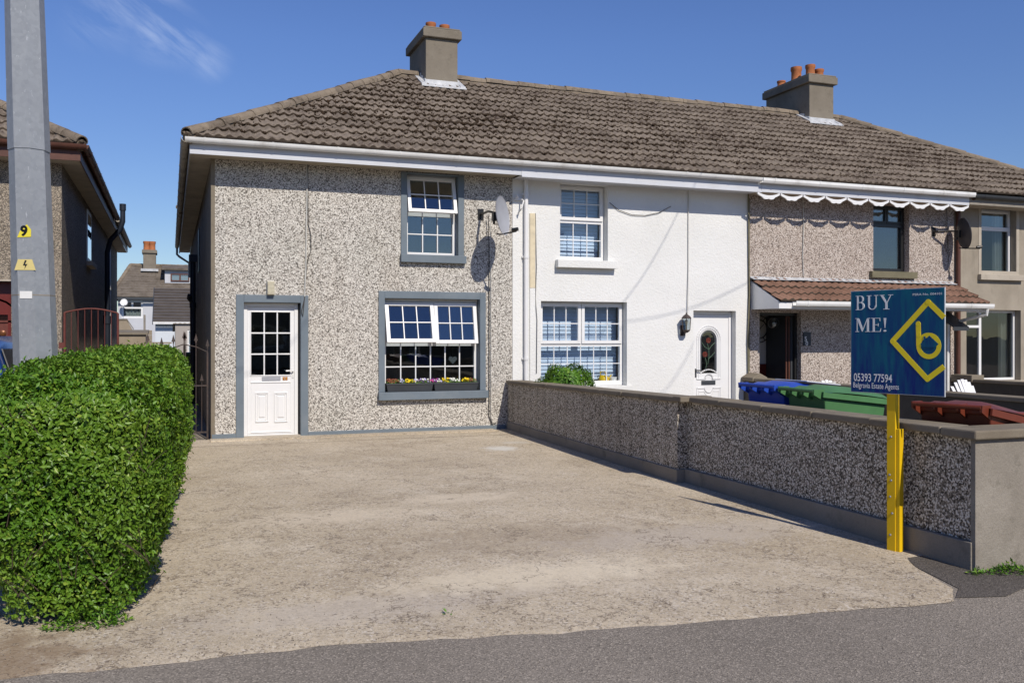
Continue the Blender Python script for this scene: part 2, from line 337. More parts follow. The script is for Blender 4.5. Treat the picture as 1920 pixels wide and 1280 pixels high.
M['yellow2'] = plain('sign_yellow', (.90,.70,.02), .4, 0, .4, .03, 3, 0)
M['signw'] = plain('sign_white', (.80,.80,.80), .4, 0, .4, .02, 3, 0)
M['signedge'] = plain('sign_edge', (.55,.58,.6), .5)
a = NM('sign_blue', .45, 0, .3); nz = a.noise(3.2, 5, .6, vec=a.mapv(6,6,.8)); gx = a.n('ShaderNodeSeparateXYZ'); a.l(a.vec, gx.inputs[0])
g = a.rng(gx.outputs['Z'], 1.1, 1.95); f = a.math('ADD', a.rng(nz, .42, .66, 0, .6), a.math('MULTIPLY', g, .6)); c = a.mix(f, (.002,.006,.15), (.0,.12,.18)); a.col(c); M['signblue'] = a.m
M['binblue'] = plain('blue_plastic', (.02,.07,.42), .4, 0, .45, .1, 5, .1); M['bingreen'] = plain('green_plastic', (.075,.20,.075), .5, 0, .4, .15, 5, .1); M['binbrown'] = plain('red_brown_plastic', (.16,.035,.018), .4, 0, .45, .2, 5, .1)
M['rubber'] = plain('rubber', (.02,.02,.02), .8); M['carpaint'] = plain('blue_car_paint', (.02,.07,.26), .2, .3, .6, .03, 2, 0); M['chrome'] = plain('chrome', (.6,.6,.62), .15, 1, .5, .02, 2, 0)
M['soil'] = plain('soil', (.035,.025,.018), 1, 0, .1, .3, 30, .8, 60); M['bark'] = plain('bark', (.09,.07,.05), .95, 0, .1, .3, 12, .8, 30)
M['dark_int'] = plain('interior_paint', (.34,.33,.31), .9, 0, .1, .05, 2, 0); M['light_int'] = plain('interior_cream', (.62,.59,.54), .9, 0, .1, .05, 2, 0)
M['curtain'] = plain('cream_curtain', (.62,.60,.54), .9, 0, .1, .08, 3, 0); M['blind'] = plain('blue_white_blind', (.54,.65,.80), .6, 0, .3, .04, 3, 0)
M['brass'] = plain('bronze_plate', (.16,.06,.02), .4, .3, .4, .15, 20, 0); M['orange'] = plain('orange_digit', (.75,.32,.06), .4)
M['mar'] = plain('maroon_door', (.13,.018,.012), .35, 0, .5, .1, 4, 0)
M['lampgl'] = plain('frosted_lens', (.50,.46,.34), .35, 0, .5, .1, 30, .4, 60)
M['white_obj'] = plain('white_ceramic', (.75,.75,.73), .4); M['yel_obj'] = plain('yellow_ceramic', (.75,.50,.01), .35)
M['brick'] = conc('old_block', (.28,.23,.165), (.36,.30,.225), (.16,.13,.09))
M['tan'] = plain('painted_sill', (.17,.155,.10), .7, 0, .2, .15, 6, .2); M['stonesill'] = conc('sill_stone', (.42,.37,.30), (.50,.45,.37), (.24,.2,.15))
def glass(name, tint=(.75,.8,.82), refl=1.0, ior=1.55):
    m = bpy.data.materials.new(name); m.use_nodes = True; t = m.node_tree; t.nodes.clear(); N = t.nodes.new
    o = N('ShaderNodeOutputMaterial'); mx = N('ShaderNodeMixShader'); tr = N('ShaderNodeBsdfTransparent'); gl = N('ShaderNodeBsdfGlossy'); lw = N('ShaderNodeLayerWeight'); pw = N('ShaderNodeMath'); fr = N('ShaderNodeMath')
    tr.inputs[0].default_value = tint+(1,); gl.inputs['Roughness'].default_value = .012; gl.inputs[0].default_value = (1,1,1,1); lw.inputs[0].default_value = .5; pw.operation = 'POWER'; pw.inputs[1].default_value = 5; fr.operation = 'MULTIPLY_ADD'; fr.inputs[1].default_value = .95; fr.inputs[2].default_value = .048; t.links.new(lw.outputs['Facing'], pw.inputs[0]); t.links.new(pw.outputs[0], fr.inputs[0])
    tc_ = N('ShaderNodeTexCoord'); nz = N('ShaderNodeTexNoise'); nz.inputs['Scale'].default_value = 2.5; bp = N('ShaderNodeBump'); bp.inputs['Strength'].default_value = .06; bp.inputs['Distance'].default_value = .02
    t.links.new(tc_.outputs['Object'], nz.inputs['Vector']); t.links.new(nz.outputs[0], bp.inputs['Height']); t.links.new(bp.outputs[0], gl.inputs['Normal'])
    mu = N('ShaderNodeMath'); mu.operation = 'MULTIPLY'; mu.use_clamp = True; mu.inputs[1].default_value = refl; t.links.new(fr.outputs[0], mu.inputs[0])
    t.links.new(mu.outputs[0], mx.inputs[0]); t.links.new(tr.outputs[0], mx.inputs[1]); t.links.new(gl.outputs[0], mx.inputs[2]); t.links.new(mx.outputs[0], o.inputs[0]); return m
M['glass'] = glass('window_glass', refl=2.6); M['glass51'] = glass('white_house_glass', (.93,.95,.96), refl=1.1); M['glassdark'] = glass('lower_glass', (.62,.66,.67), refl=1.5); M['carglass'] = glass('car_glass', (.12,.14,.16), 1.2)
def leafm(name, c1, c2, c3):
    a = NM(name, .42, 0, .45); g = a.n('ShaderNodeNewGeometry'); r = g.outputs['Random Per Island']
    c = a.mix(a.rng(r, 0, .7), c1, c2); c = a.mix(a.rng(r, .8, 1), c, c3); c = a.mix(a.rng(a.noise(1.6, 4), .4, .7, 0, .4), c, c3)
    a.col(c)
    a.b.inputs['Subsurface Weight'].default_value = 0
    tl = a.n('ShaderNodeBsdfTranslucent'); a.l(c, tl.inputs[0]); ms = a.n('ShaderNodeMixShader'); ms.inputs[0].default_value = .3
    out = [x for x in a.t.nodes if x.type == 'OUTPUT_MATERIAL'][0]
    a.l(a.b.outputs[0], ms.inputs[1]); a.l(tl.outputs[0], ms.inputs[2]); a.l(ms.outputs[0], out.inputs[0]); return a.m
M['leaf'] = leafm('privet_leaf', (.068,.165,.012), (.135,.285,.022), (.30,.41,.05)); M['leaf2'] = leafm('shrub_leaf', (.055,.15,.015), (.12,.28,.022), (.24,.38,.04))
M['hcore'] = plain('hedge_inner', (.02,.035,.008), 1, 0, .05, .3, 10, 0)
# ------------------------------------------------------------------ ground
def struct(o): o['kind'] = 'structure'; return o
gm = MB(); gm.add([(-2500,-2500,-.13),(2500,-2500,-.13),(2500,2500,-.13),(-2500,2500,-.13)], [(0,1,2,3)])
struct(obj('ground', gm, M['ground'], fix=False))
gm = MB(); ys = [-3.2, 0, 4.2, 5.2]
for a_, b_ in zip(ys, ys[1:]): gm.add([(-40,a_,G(a_)),(60,a_,G(a_)),(60,b_,G(b_)),(-40,b_,G(b_))], [(0,1,2,3)])
struct(obj('footpath', gm, M['asphalt'], fix=False))
gm = MB(); gm.add([(-60,-12,-.118),(80,-12,-.118),(80,-3.2,-.118),(-60,-3.2,-.118)], [(0,1,2,3)])
struct(obj('road', gm, M['asphalt'], fix=False))
gm = MB(); gm.box(-40, 60, -3.33, -3.2, -.12, -.042); struct(obj('kerb', gm, M['conc_cap']))
gm = MB(); ys = [5.2, 8, 13, 40]
for a_, b_ in zip(ys, ys[1:]): gm.add([(-40,a_,G(a_)),(60,a_,G(a_)),(60,b_,G(b_)),(-40,b_,G(b_))], [(0,1,2,3)])
struct(obj('yard', gm, M['yard'], fix=False))
gm = MB(); gm.add([(-60,40,-.02),(80,40,-.02),(80,140,-.02),(-60,140,-.02)], [(0,1,2,3)]); struct(obj('rear_gardens', gm, M['ground'], fix=False))
# driveway sheet with a ragged front edge
nx_, ny_ = 240, 150
xs = np.linspace(-7, 5.29, nx_); jit = np.interp(np.arange(nx_), np.arange(0, nx_, 3), rng.normal(0, .013, len(range(0, nx_, 3))))
def edge_y(x):
    b = np.interp(x, [-7, -.5, .72, 2.41, 4.43], [5.2, 4.80, 4.74, 4.48, 4.22])
    if x > 4.40: b = np.interp(x, [4.40, 4.62, 4.80, 4.92, 5.12], [b, 4.45, 4.98, 5.12, 5.15])
    return b
V = []; F = []
for i, x in enumerate(xs):
    b = edge_y(x)+jit[i]+.006*math.sin(x*2.3)+.005*math.sin(x*9.1); 
    for j in range(ny_+1):
        y = b+(14.42-b)*(j/ny_)
        V.append((x, y, G(y)+.007+.003*math.sin(x*1.7+y*.9)*math.sin(y*1.3)-(.006 if j == 0 else 0)))
for i in range(nx_-1):
    for j in range(ny_): q = i*(ny_+1)+j; F.append((q, q+ny_+1, q+ny_+2, q+1))
struct(npmesh('driveway', V, F, M['drive'], smooth=True))
pm = MB(); poly = [(4.48,4.30),(4.66,4.45),(4.80,4.95),(4.92,5.16),(5.13,5.2),(5.13,4.72),(5.6,4.72),(5.5,4.5),(5.1,4.33),(4.8,4.22)]
pm.add([(x, y, G(y)+.0045) for x, y in poly], [tuple(range(len(poly)))]); struct(obj('tarmac_patch', pm, M['patch'], fix=False))
pm = MB(); pm.box(.55, 5.0, 14.1, 14.41, 0, .022); struct(obj('door_step_strip', pm, M['drive'], bevel=.004))
# ------------------------------------------------------------------ roofs
def tile_slope(o, u, v, n, umin, umax, L, course=.333, roll=.15, spr=5, thick=.038, amp=.023, seed=1):
    o, u, v, n = [np.array(q, float) for q in (o, u, v, n)]; r2 = np.random.default_rng(seed)
    st = roll/spr; V = []; F = []; base = 0; LI = []
    k = 0
    while k*course < L-.02:
        v0 = k*course; v1 = min(v0+course+.012, L)
        a = min(umin(v0), umin(v1)); b = max(umax(v0), umax(v1))
        i0 = math.floor(a/st); i1 = math.ceil(b/st)
        if i1 <= i0+1: k += 1; continue
        g = np.arange(i0, i1+1)*st; stag = (k % 2)*roll*0
        tid = np.floor((g+stag)/(roll*2)).astype(int); off = tid-tid[0]
        jv = r2.normal(0, .007, off[-1]+1)[off]; jh = r2.normal(0, .004, off[-1]+1)[off]
        ph = ((g+stag)/roll) % 1.0; prof = amp*np.clip(np.cos((ph-.35)*2*PI), -.55, 1)+amp*.35*(ph > .93)
        rows = [(v0+.012, -.012, 0), (v0, thick, 1), (v0+course*.4, thick*.62, 1), (v1, .004, .9)]
        for (vv, h, pf) in rows:
            vc = vv+jv*(1 if vv == v0 else .3); uu = np.clip(g, umin(vv), umax(vv)); hh = h+prof*pf+jh*pf
            V.append(o+np.outer(uu, u)+np.outer(vc, v)+np.outer(hh, n))
        m = len(g)
        for r_ in range(3):
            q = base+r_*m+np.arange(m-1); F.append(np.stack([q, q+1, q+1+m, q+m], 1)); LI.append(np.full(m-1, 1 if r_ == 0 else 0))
        base += 4*m; k += 1
    global LIPS; LIPS = LI
    return np.concatenate(V), np.concatenate(F)
def lumps(P, S, seed=3):   # small irregular tufts
    r2 = np.random.default_rng(seed); b = np.array([(1,0,0),(-1,0,0),(0,1,0),(0,-1,0),(0,0,1),(0,0,-1)], float)
    f = np.array([(0,2,4),(2,1,4),(1,3,4),(3,0,4),(2,0,5),(1,2,5),(3,1,5),(0,3,5)])
    k = len(P); V = P[:, None, :]+b[None]*S[:, None, None]*r2.uniform(.55, 1.3, (k, 6, 3))
    return V.reshape(-1, 3), (f[None]+6*np.arange(k)[:, None, None]).reshape(-1, 3)
def caps(p0, p1, r=.108, seg=.36, seed=5, lift=.0):
    p0 = Vector(p0); p1 = Vector(p1); d = (p1-p0); L = d.length; d.normalize(); side = d.cross(Vector((0,0,1))).normalized(); up = side.cross(d).normalized()
    rd = random.Random(seed); m = MB(); n = max(1, round(L/seg)); sg = L/n; K = 9
    for i in range(n):
        jr = rd.uniform(-.006, .006); ju = rd.uniform(-.008, .008)
        for (ra, rb, sa, sb) in ((r*1.0, r*.9, 0, 1.04),):
            rings = []
            for (rr, s) in ((ra-.02, sa), (ra, sa), (rb, sb)):
                c_ = p0+d*(sg*(i+s))+up*(lift+ju)+side*jr
                rings.append([c_+side*math.cos(t)*rr+up*(math.sin(t)*rr*.92) for t in [R(-8)+(PI+R(16))*q/(K-1) for q in range(K)]])
            vs = [p for rg in rings for p in rg]; fs = [(a*K+b, a*K+b+1, (a+1)*K+b+1, (a+1)*K+b) for a in range(2) for b in range(K-1)]
            m.add(vs, fs)
    # mortar bedding under the caps
    a0 = p0+up*(lift-.05); b0 = p1+up*(lift-.05)
    m.tube([a0+(b0-a0)*(q/12)+side*rd.uniform(-.01,.01) for q in range(13)], r*.86, 8)
    return m
EY, EZ, RY, RZ = 13.88, 4.405, 17.93, 6.74
SLL = math.hypot(RY-EY, RZ-EZ); cs_, sn_ = (RY-EY)/SLL, (RZ-EZ)/SLL
HXL, HXR = .20, 19.12
RXL, RXR = HXL+(RY-EY), HXR-(RY-EY)
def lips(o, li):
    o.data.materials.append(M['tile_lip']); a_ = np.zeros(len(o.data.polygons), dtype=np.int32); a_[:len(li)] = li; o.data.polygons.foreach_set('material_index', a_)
def roof_front(parent, xa, xb, seed, moss_n):
    um = lambda v: max(xa, HXL+v*cs_); ux = lambda v: min(xb, HXR-v*cs_)
    V, F = tile_slope((0, EY, EZ), (1,0,0), (0, cs_, sn_), (0, -sn_, cs_), um, ux, SLL, seed=seed)
    lf = np.concatenate(LIPS); rx0, rx1 = max(xa, HXL), min(xb, HXR)
    # rear slope, under-sheet
    RB = 2*RY-EY; ra, rb = max(xa, RXL), min(xb, RXR); k = len(V)
    e = np.array([(ra, RY, RZ), (rb, RY, RZ), (rx1, RB, EZ), (rx0, RB, EZ)], float)
    Vs = [V, e]; Fs = [F, np.array([(k, k+1, k+2, k+3)])]
    if xa < RXL-.1:
        s0 = 1/ math.sqrt(1+ (sn_/cs_)**2)
        V2, F2 = tile_slope((HXL, 0, EZ), (0,1,0), (cs_, 0, sn_), (-sn_, 0, cs_), lambda v: EY+v*cs_, lambda v: RB-v*cs_, SLL, spr=3, seed=seed+9)
        Fs.append(F2+sum(len(q) for q in Vs)); Vs.append(V2)
    if xb > RXR+.1:
        V2, F2 = tile_slope((HXR, 0, EZ), (0,1,0), (-cs_, 0, sn_), (sn_, 0, cs_), lambda v: EY+v*cs_, lambda v: RB-v*cs_, SLL, spr=3, seed=seed+9)
        Fs.append(F2+sum(len(q) for q in Vs)); Vs.append(V2)
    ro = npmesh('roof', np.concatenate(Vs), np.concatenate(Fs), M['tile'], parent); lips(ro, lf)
    a_ = Vector((ra, RY, RZ)); b_ = Vector((rb, RY, RZ)); rm = caps(a_, b_, seed=seed, lift=.02)
    if xa < RXL-.1: rm.join(caps((HXL+.02, EY+.02, EZ+.02), (RXL, RY, RZ+.02), seed=seed+1)); rm.join(caps((HXL, RB, EZ), (RXL, RY, RZ), seed=seed+1))
    if xb > RXR+.1: rm.join(caps((HXR-.02, EY+.02, EZ+.02), (RXR, RY, RZ+.02), seed=seed+1)); rm.join(caps((HXR, RB, EZ), (RXR, RY, RZ), seed=seed+1))
    obj('ridge_tiles', rm, M['ridge'], ro, autos=50)
    r2 = np.random.default_rng(seed+40); P = []; S = []
    cl = r2.uniform([max(xa, .2), 0], [min(xb, HXR), SLL], (14, 2))
    while len(P) < moss_n:
        x = r2.uniform(rx0, rx1); kk = r2.integers(1, 14); v = kk*.333-r2.uniform(.0, .05)+(r2.random() < .35)*r2.uniform(0, .3)
        if x < HXL+v*cs_+.1 or x > HXR-v*cs_-.1 or v > SLL: continue
        den = .25+.75*math.exp(-((v-2.0)/1.3)**2); dc = np.min(np.hypot((cl[:, 0]-x)/1.6, cl[:, 1]-v)); 
        if r2.random() > den*(1.15-.55*min(1, dc)): continue
        s = r2.uniform(.010, .026)+.014*(r2.random() < .12)
        P.append((x, EY+v*cs_-sn_*.02, EZ+v*sn_+cs_*.022)); S.append(s)
    V, F = lumps(np.array(P), np.array(S), seed)
    # the lumps belong to the roof as one mossy growth
    mo = npmesh('moss', V, F, M['moss'], ro); mo['kind'] = 'stuff'
    return ro
# ------------------------------------------------------------------ walls, gutters, windows
def holed_wall(x0, x1, z0, z1, Y, th, holes):
    xs = sorted({x0, x1}|{h[0] for h in holes}|{h[1] for h in holes}); zs = sorted({z0, z1}|{h[2] for h in holes}|{h[3] for h in holes})
    inh = lambda x, z: any(h[0] < x < h[1] and h[2] < z < h[3] for h in holes) or not (x0 < x < x1 and z0 < z < z1)
    m = MB()
    for i in range(len(xs)-1):
        for j in range(len(zs)-1):
            a, b, c_, d_ = xs[i], xs[i+1], zs[j], zs[j+1]; cx, cz = (a+b)/2, (c_+d_)/2
            if inh(cx, cz): continue
            m.add([(a,Y,c_),(b,Y,c_),(b,Y,d_),(a,Y,d_)], [(0,1,2,3)]); m.add([(a,Y+th,c_),(b,Y+th,c_),(b,Y+th,d_),(a,Y+th,d_)], [(3,2,1,0)])
            if inh(a-.001, cz): m.add([(a,Y,c_),(a,Y+th,c_),(a,Y+th,d_),(a,Y,d_)], [(3,2,1,0)])
            if inh(b+.001, cz): m.add([(b,Y,c_),(b,Y+th,c_),(b,Y+th,d_),(b,Y,d_)], [(0,1,2,3)])
            if inh(cx, c_-.001): m.add([(a,Y,c_),(b,Y,c_),(b,Y+th,c_),(a,Y+th,c_)], [(3,2,1,0)])
            if inh(cx, d_+.001): m.add([(a,Y,d_),(b,Y,d_),(b,Y+th,d_),(a,Y+th,d_)], [(0,1,2,3)])
    return m
def gutter_x(x0, x1, yc=13.90, zt=4.385, r=.060, square=False, step=.95):
    m = MB()
    if square: poly = [(-r,0),(-r,-.05),(-r*.7,-.085),(r*.7,-.085),(r,-.05),(r,0),(r-.006,0),(r-.006,-.047),(r*.65,-.078),(-r*.65,-.078),(-r+.006,-.047),(-r+.006,0)]
    else:
        N = 9; o_ = [(-r*math.cos(PI*q/N), -r*math.sin(PI*q/N)*1.25) for q in range(N+1)]; i_ = [(p*.88, q_*.9) for p, q_ in reversed(o_)]; poly = o_+i_
    m.prism([(yc+p, zt+q) for p, q in poly], x0, x1, 'x')
    x = x0+.25
    while x < x1:
        m.prism([(yc+p*1.09, zt+.003+q*1.09) for p, q in poly], x, x+.03, 'x'); x += step
    if not square:
        m.prism([(yc+p*1.0, zt+q) for p, q in poly[:10]], x0-.004, x0, 'x')
    return m
def bars(m, x0, x1, z0, z1, yf, nx, nz, wd=.018, dp=.014):
    for i in range(1, nx): xx = x0+(x1-x0)*i/nx; m.box(xx-wd/2, xx+wd/2, yf, yf+dp, z0, z1)
    for j in range(1, nz): zz = z0+(z1-z0)*j/nz; m.box(x0, x1, yf-.003, yf+dp-.003, zz-wd/2, zz+wd/2)
def sash(par, x0, x1, z0, z1, Y, fw, nx, nz, mat, ang=0, name='sash', dp=.05, gmat='glass', fb=None, barw=.018, bev=.004):
    """frame of the light (outer size), its bars and its pane; ang tilts it outward about its top edge"""
    m = MB(); fb = fb or fw
    frame(m, x0, x1, z0, z1, Y, Y+dp, fw, wb=fb); bars(m, x0+fw, x1-fw, z0+fb, z1-fw, Y+dp*.30, nx, nz, barw)
    g = MB().box(x0+fw-.004, x1-fw+.004, Y+dp*.62, Y+dp*.62+.012, z0+fb-.004, z1-fw+.004)
    if ang:
        T = Matrix.Translation((0, Y, z1)) @ Matrix.Rotation(-R(ang), 4, 'X') @ Matrix.Translation((0, -Y, -z1)); m.xf(T); g.xf(T)
    s = obj(name, m, M[mat], par, bevel=bev); p = obj('pane', g, M[gmat], par)
    return s, p
def shell(house, xa, xb, yb=21.5, mat='dark_int', y0=14.66):
    m = MB(); m.box(xa+.02, xb-.02, y0, yb-.3, .02, .05); m.box(xa+.02, xb-.02, y0, yb-.3, 2.22, 2.4); m.box(xa+.02, xb-.02, y0, yb-.3, 4.15, 4.18)
    m.box(xa+.02, xb-.02, y0+3.2, y0+3.3, .051, 2.219); m.box(xa+.02, xb-.02, y0+3.2, y0+3.3, 2.401, 4.149)
    m.box(xa-.0, xa+.018, y0, yb-.3, .02, 4.18); m.box(xb-.018, xb, y0, yb-.3, .02, 4.18)
    obj('interior', m, M[mat], house)
def drape(x0, x1, z0, z1, y, folds=9, amp=.03):
    V = []; F = []; n = folds*8
    for i in range(n+1):
        x = x0+(x1-x0)*i/n; yy = y+amp*math.sin(2*PI*folds*i/n+.6*math.sin(i*.37))
        V += [(x, yy, z0), (x+.01*math.sin(i), yy*1.0, z1), (x, yy+.004, z0), (x+.01*math.sin(i), yy+.004, z1)]
    for i in range(n): a = i*4; F += [(a, a+4, a+5, a+1), (a+3, a+7, a+6, a+2)]
    m = MB(); m.add(V, F); return m
def slats(x0, x1, z0, z1, y, pitch=.055, gap=.9, tilt=.35):
    m = MB(); z = z0
    while z < z1-.01:
        h = pitch*gap; m.hexa([(x0,y-.002,z),(x1,y-.002,z),(x1,y+.001,z),(x0,y+.001,z)], [(x0,y+h*tilt,z+h),(x1,y+h*tilt,z+h),(x1,y+h*tilt+.003,z+h),(x0,y+h*tilt+.003,z+h)]); z += pitch
    return m
YF = 14.40; RV = .15; YW = YF+RV-.01
X52, X51, X50, X49, XEND = .58, 5.36, 10.0, 14.96, 18.78
# ================================================================== house 52 : grey pebbledash end house
h = thing('terraced_house', (X52, YF, 0), 'grey pebbledash end terrace house with blue-grey trim and white door numbered 52', 'house', 'joined terraced houses')
dl, dr, db, dt = RC(457, 564, 820, 567, YF); db = 0
ul, ur, ub, ut = RC(762.7, 858.9, 478.8, 327.4, YF); ll, lr, lb, lt = RC(721, 899.7, 733, 560, YF)
obj('front_wall', holed_wall(X52, X51, 0, 4.19, YF, .25, [(dl, dr, -.01, dt), (ul, ur, ub, ut), (ll, lr, lb, lt)]), M['dash52'], h)
cb = MB().box(X52-.012, X52+.045, YF-.008, YF+.04, 0, 4.19); obj('corner_bead', cb, M['conc_cap'], h)
obj('side_wall', MB().box(X52, X52+.25, YF+.25, 30.6, 0, 4.19), M['chimney'], h)
obj('rear_wall', MB().box(X52+.25, X51, 21.25, 21.5, 0, 4.19).box(X52+.25, 5.0, 30.35, 30.6, 0, 4.19).box(4.8, 5.0, 21.5, 30.35, 0, 4.19), M['chimney'], h)
shell(h, X52+.25, X51)
def surround(x0, x1, z0, z1, w, wt, yf=YF, legs=True):
    m = MB(); zb = z0; m.box(x0-w, x0, yf-.022, yf+.14, zb, z1+wt); m.box(x1, x1+w*1.0, yf-.022, yf+.14, zb, z1+wt); m.box(x0, x1, yf-.022, yf+.14, z1, z1+wt); return m
obj('door_surround', surround(dl+.002, dr-.002, 0, dt-.002, .115, .115), M['bluegrey'], h, bevel=.006)
pl = MB().box(X52, dl-.114, YF-.018, YF+.01, 0, .085).box(dr+.114, X51-.12, YF-.018, YF+.01, 0, .075); obj('painted_plinth', pl, M['bluegrey'], h, bevel=.005)
# front door
d = obj('front_door', frame(MB(), dl+.005, dr-.03, 0.03, dt-.005, YF+.10, YF+.17, .055, .02, .06), M['upvc'], h, bevel=.004)
x0, x1 = dl+.062, dr-.087; z0, z1 = .055, dt-.07; yd = YF+.115
gx0, gx1, gz0, gz1 = RC(470.6, 544.2, 703, 585, yd)
lm = MB(); lm.box(x0, gx0, yd, yd+.045, z0, z1); lm.box(gx1, x1, yd, yd+.045, z0, z1); lm.box(gx0, gx1, yd, yd+.045, z0, gz0); lm.box(gx0, gx1, yd, yd+.045, gz1, z1)
def bead(m, a, b, c_, e, y, w=.014, dpt=.010): frame(m, a, b, c_, e, y-dpt, y+.003, w)
bead(lm, gx0-.012, gx1+.012, gz0-.012, gz1+.012, yd); bars(lm, gx0, gx1, gz0, gz1, yd-.002, 3, 3, .02)
for (a_, b_) in ((478.6, 503.3), (514, 539)):
    p0, p1, q0, q1 = RC(a_, b_, 791, 735, yd); bead(lm, p0, p1, q0, q1, yd, .018, .014); bead(lm, p0+.03, p1-.03, q0+.03, q1-.03, yd, .010, .008); lm.box(p0+.055, p1-.055, yd-.012, yd+.001, q0+.075, q1-.06)
p0, p1, q0, q1 = RC(470, 545, 716, 714.5, yd); lm.box(p0, p1, yd-.012, yd+.002, q0-.01, q0+.008)
p0, p1, q0, q1 = RC(470, 545, 810, 808, yd); lm.box(p0, p1, yd-.010, yd+.002, q0, q0+.012)
leaf52 = obj('door_leaf', lm, M['upvc'], d, bevel=.003)
obj('pane', MB().box(gx0, gx1, yd+.02, yd+.03, gz0, gz1), M['glassdark'], d)
p0, p1, q0, q1 = RC(491, 526, 713, 706, yd); m = MB(); frame(m, p0, p1, q0, q1, yd-.012, yd-.0, .008); m.box(p0+.010, p1-.010, yd-.007, yd, q0+.010, q1-.010); obj('letterbox', m, M['dishgrey'], d)
hx, hz = FX(549, yd), FZ(549, 697, yd); m = MB().box(hx-.016, hx+.016, yd-.010, yd, hz-.09, hz+.06); m.tube([(hx,yd-.01,hz+.02),(hx,yd-.05,hz+.02),(hx-.03,yd-.055,hz+.022),(hx-.11,yd-.055,hz+.018)], .011, 8); m.lathe([(.012,yd-.014),(.012,yd-.01)], (hx,0,hz-.05), 10, 'y'); obj('handle', m, M['white_obj'], d, autos=40)
p0, p1, q0, q1 = RC(530, 539, 712.5, 706.2, yd); m = MB().box(p0, (p0+p1)/2-.003, yd-.008, yd, q0, q1).box((p0+p1)/2+.003, p1, yd-.008, yd, q0, q1); obj('number_plate', m, M['brass'], d)
for i, ch in enumerate('52'):
    t = text_mb(ch, .062, .003, 'CENTER', .002); cx_ = p0+(p1-p0)*(.25+.5*i); t.v = [(x+cx_, y+yd-.011, z+q0+.006) for x, y, z in t.v]; obj('digit', t, M['orange'], d)
obj('threshold', MB().box(dl+.002, dr-.002, YF-.01, YF+.24, .008, .032), M['stonesill'], h, bevel=.004)
# upper window
wn_ = lambda par, l, r, b, t, fw=.05, mat='upvc', dp=.07, fb=None: obj('window', frame(MB(), l+.003, r-.003, b+.003, t-.003, YW, YW+dp, fw, fb), M[mat], par, bevel=.004)
wl, wr, wb_, wt_ = ul, FX(851, YW)+.0, ub, ut-.02
w1 = wn_(h, ul, ur-.0, ub, ut, .05)
tz = FZ(806, 403, YW); m = MB().box(ul+.053, ur-.053, YW+.004, YW+.06, tz-.03, tz+.03); obj('transom', m, M['upvc'], w1)
sash(w1, ul+.02, ur-.02, tz+.0, ut-.03, YW-.03, .055, 3, 2, 'upvc', ang=15)
gm_ = MB(); bars(gm_, ul+.053, ur-.053, ub+.06, tz-.03, YW+.02, 3, 2, .018); obj('glazing_bars', gm_, M['upvc'], w1); obj('pane', MB().box(ul+.05, ur-.05, YW+.04, YW+.05, ub+.05, tz-.02), M['glass'], w1)
obj('window_surround', surround(ul+.002, ur-.002, ub, ut-.002, .10, 4.18-ut), M['bluegrey'], w1, bevel=.005)
obj('sill', MB().box(ul-.11, ur+.12, YF-.085, YW, ub-.125, ub), M['bluegrey'], w1, bevel=.006)
# lower window
w2 = wn_(h, ll, lr, lb, lt, .05)
tz = FZ(810, 645, YW); cxm = FX(812, YW); m = MB().box(ll+.053, lr-.053, YW+.004, YW+.06, tz-.03, tz+.035).box(cxm-.03, cxm+.03, YW+.003, YW+.058, tz+.036, lt-.053); obj('transom', m, M['upvc'], w2)
sash(w2, ll+.025, cxm-.004, tz+.005, lt-.055, YW-.03, .06, 3, 2, 'upvc', ang=17)
sash(w2, cxm+.004, lr-.03, tz+.0, lt-.055, YW-.03, .06, 3, 2, 'upvc', ang=11)
gm_ = MB(); bars(gm_, ll+.053, lr-.053, lb+.06, tz-.03, YW+.02, 6, 2, .018); obj('glazing_bars', gm_, M['upvc'], w2); obj('pane', MB().box(ll+.05, lr-.05, YW+.04, YW+.05, lb+.05, tz-.02), M['glassdark'], w2)
obj('window_surround', surround(ll+.002, lr-.002, lb, lt-.002, .10, .115), M['bluegrey'], w2, bevel=.005)
obj('sill', MB().box(ll-.11, lr+.12, YF-.10, YW, lb-.125, lb), M['bluegrey'], w2, bevel=.006)
r52 = roof_front(h, HXL, X51, 1, 2300)
# eaves of 52 : front fascia, gutter, side eave running back
obj('gutter', gutter_x(.20, X51), M['gutterw'], h, autos=40)
obj('fascia', MB().box(.262, X51, 13.97, 13.99, 4.17, 4.38), M['fascia'], h)
m = MB().box(.285, X51, 13.992, YF-.001, 4.192, 4.20).box(.285, X52-.001, YF, 30.9, 4.192, 4.20); obj('soffit', m, M['soffit'], h)
m = MB()
for k in range(8): y = 14.4+k*2.05; m.box(.286, X52-.002, y, y+.012, 4.188, 4.191)
m.box(.262, .284, 13.992, 31.0, 4.17, 4.38); obj('side_fascia', m, M['dirty'], h)
N = 9; arc = [(-.06*math.cos(PI*q/N), -.075*math.sin(PI*q/N)) for q in range(N+1)]; poly = [(.20+p, 4.385+q) for p, q in arc]+[(.20+p*.88, 4.385+q*.9) for p, q in reversed(arc)]
m = MB().prism(poly, 13.86, 31.0, 'y')
for k in range(18): m.prism([(.20+(p-.2)*1.1, 4.388+(q-4.385)*1.1) for p, q in poly], 14.3+k*.93, 14.335+k*.93, 'y')
obj('side_gutter', m, M['dirty'], h, autos=40)
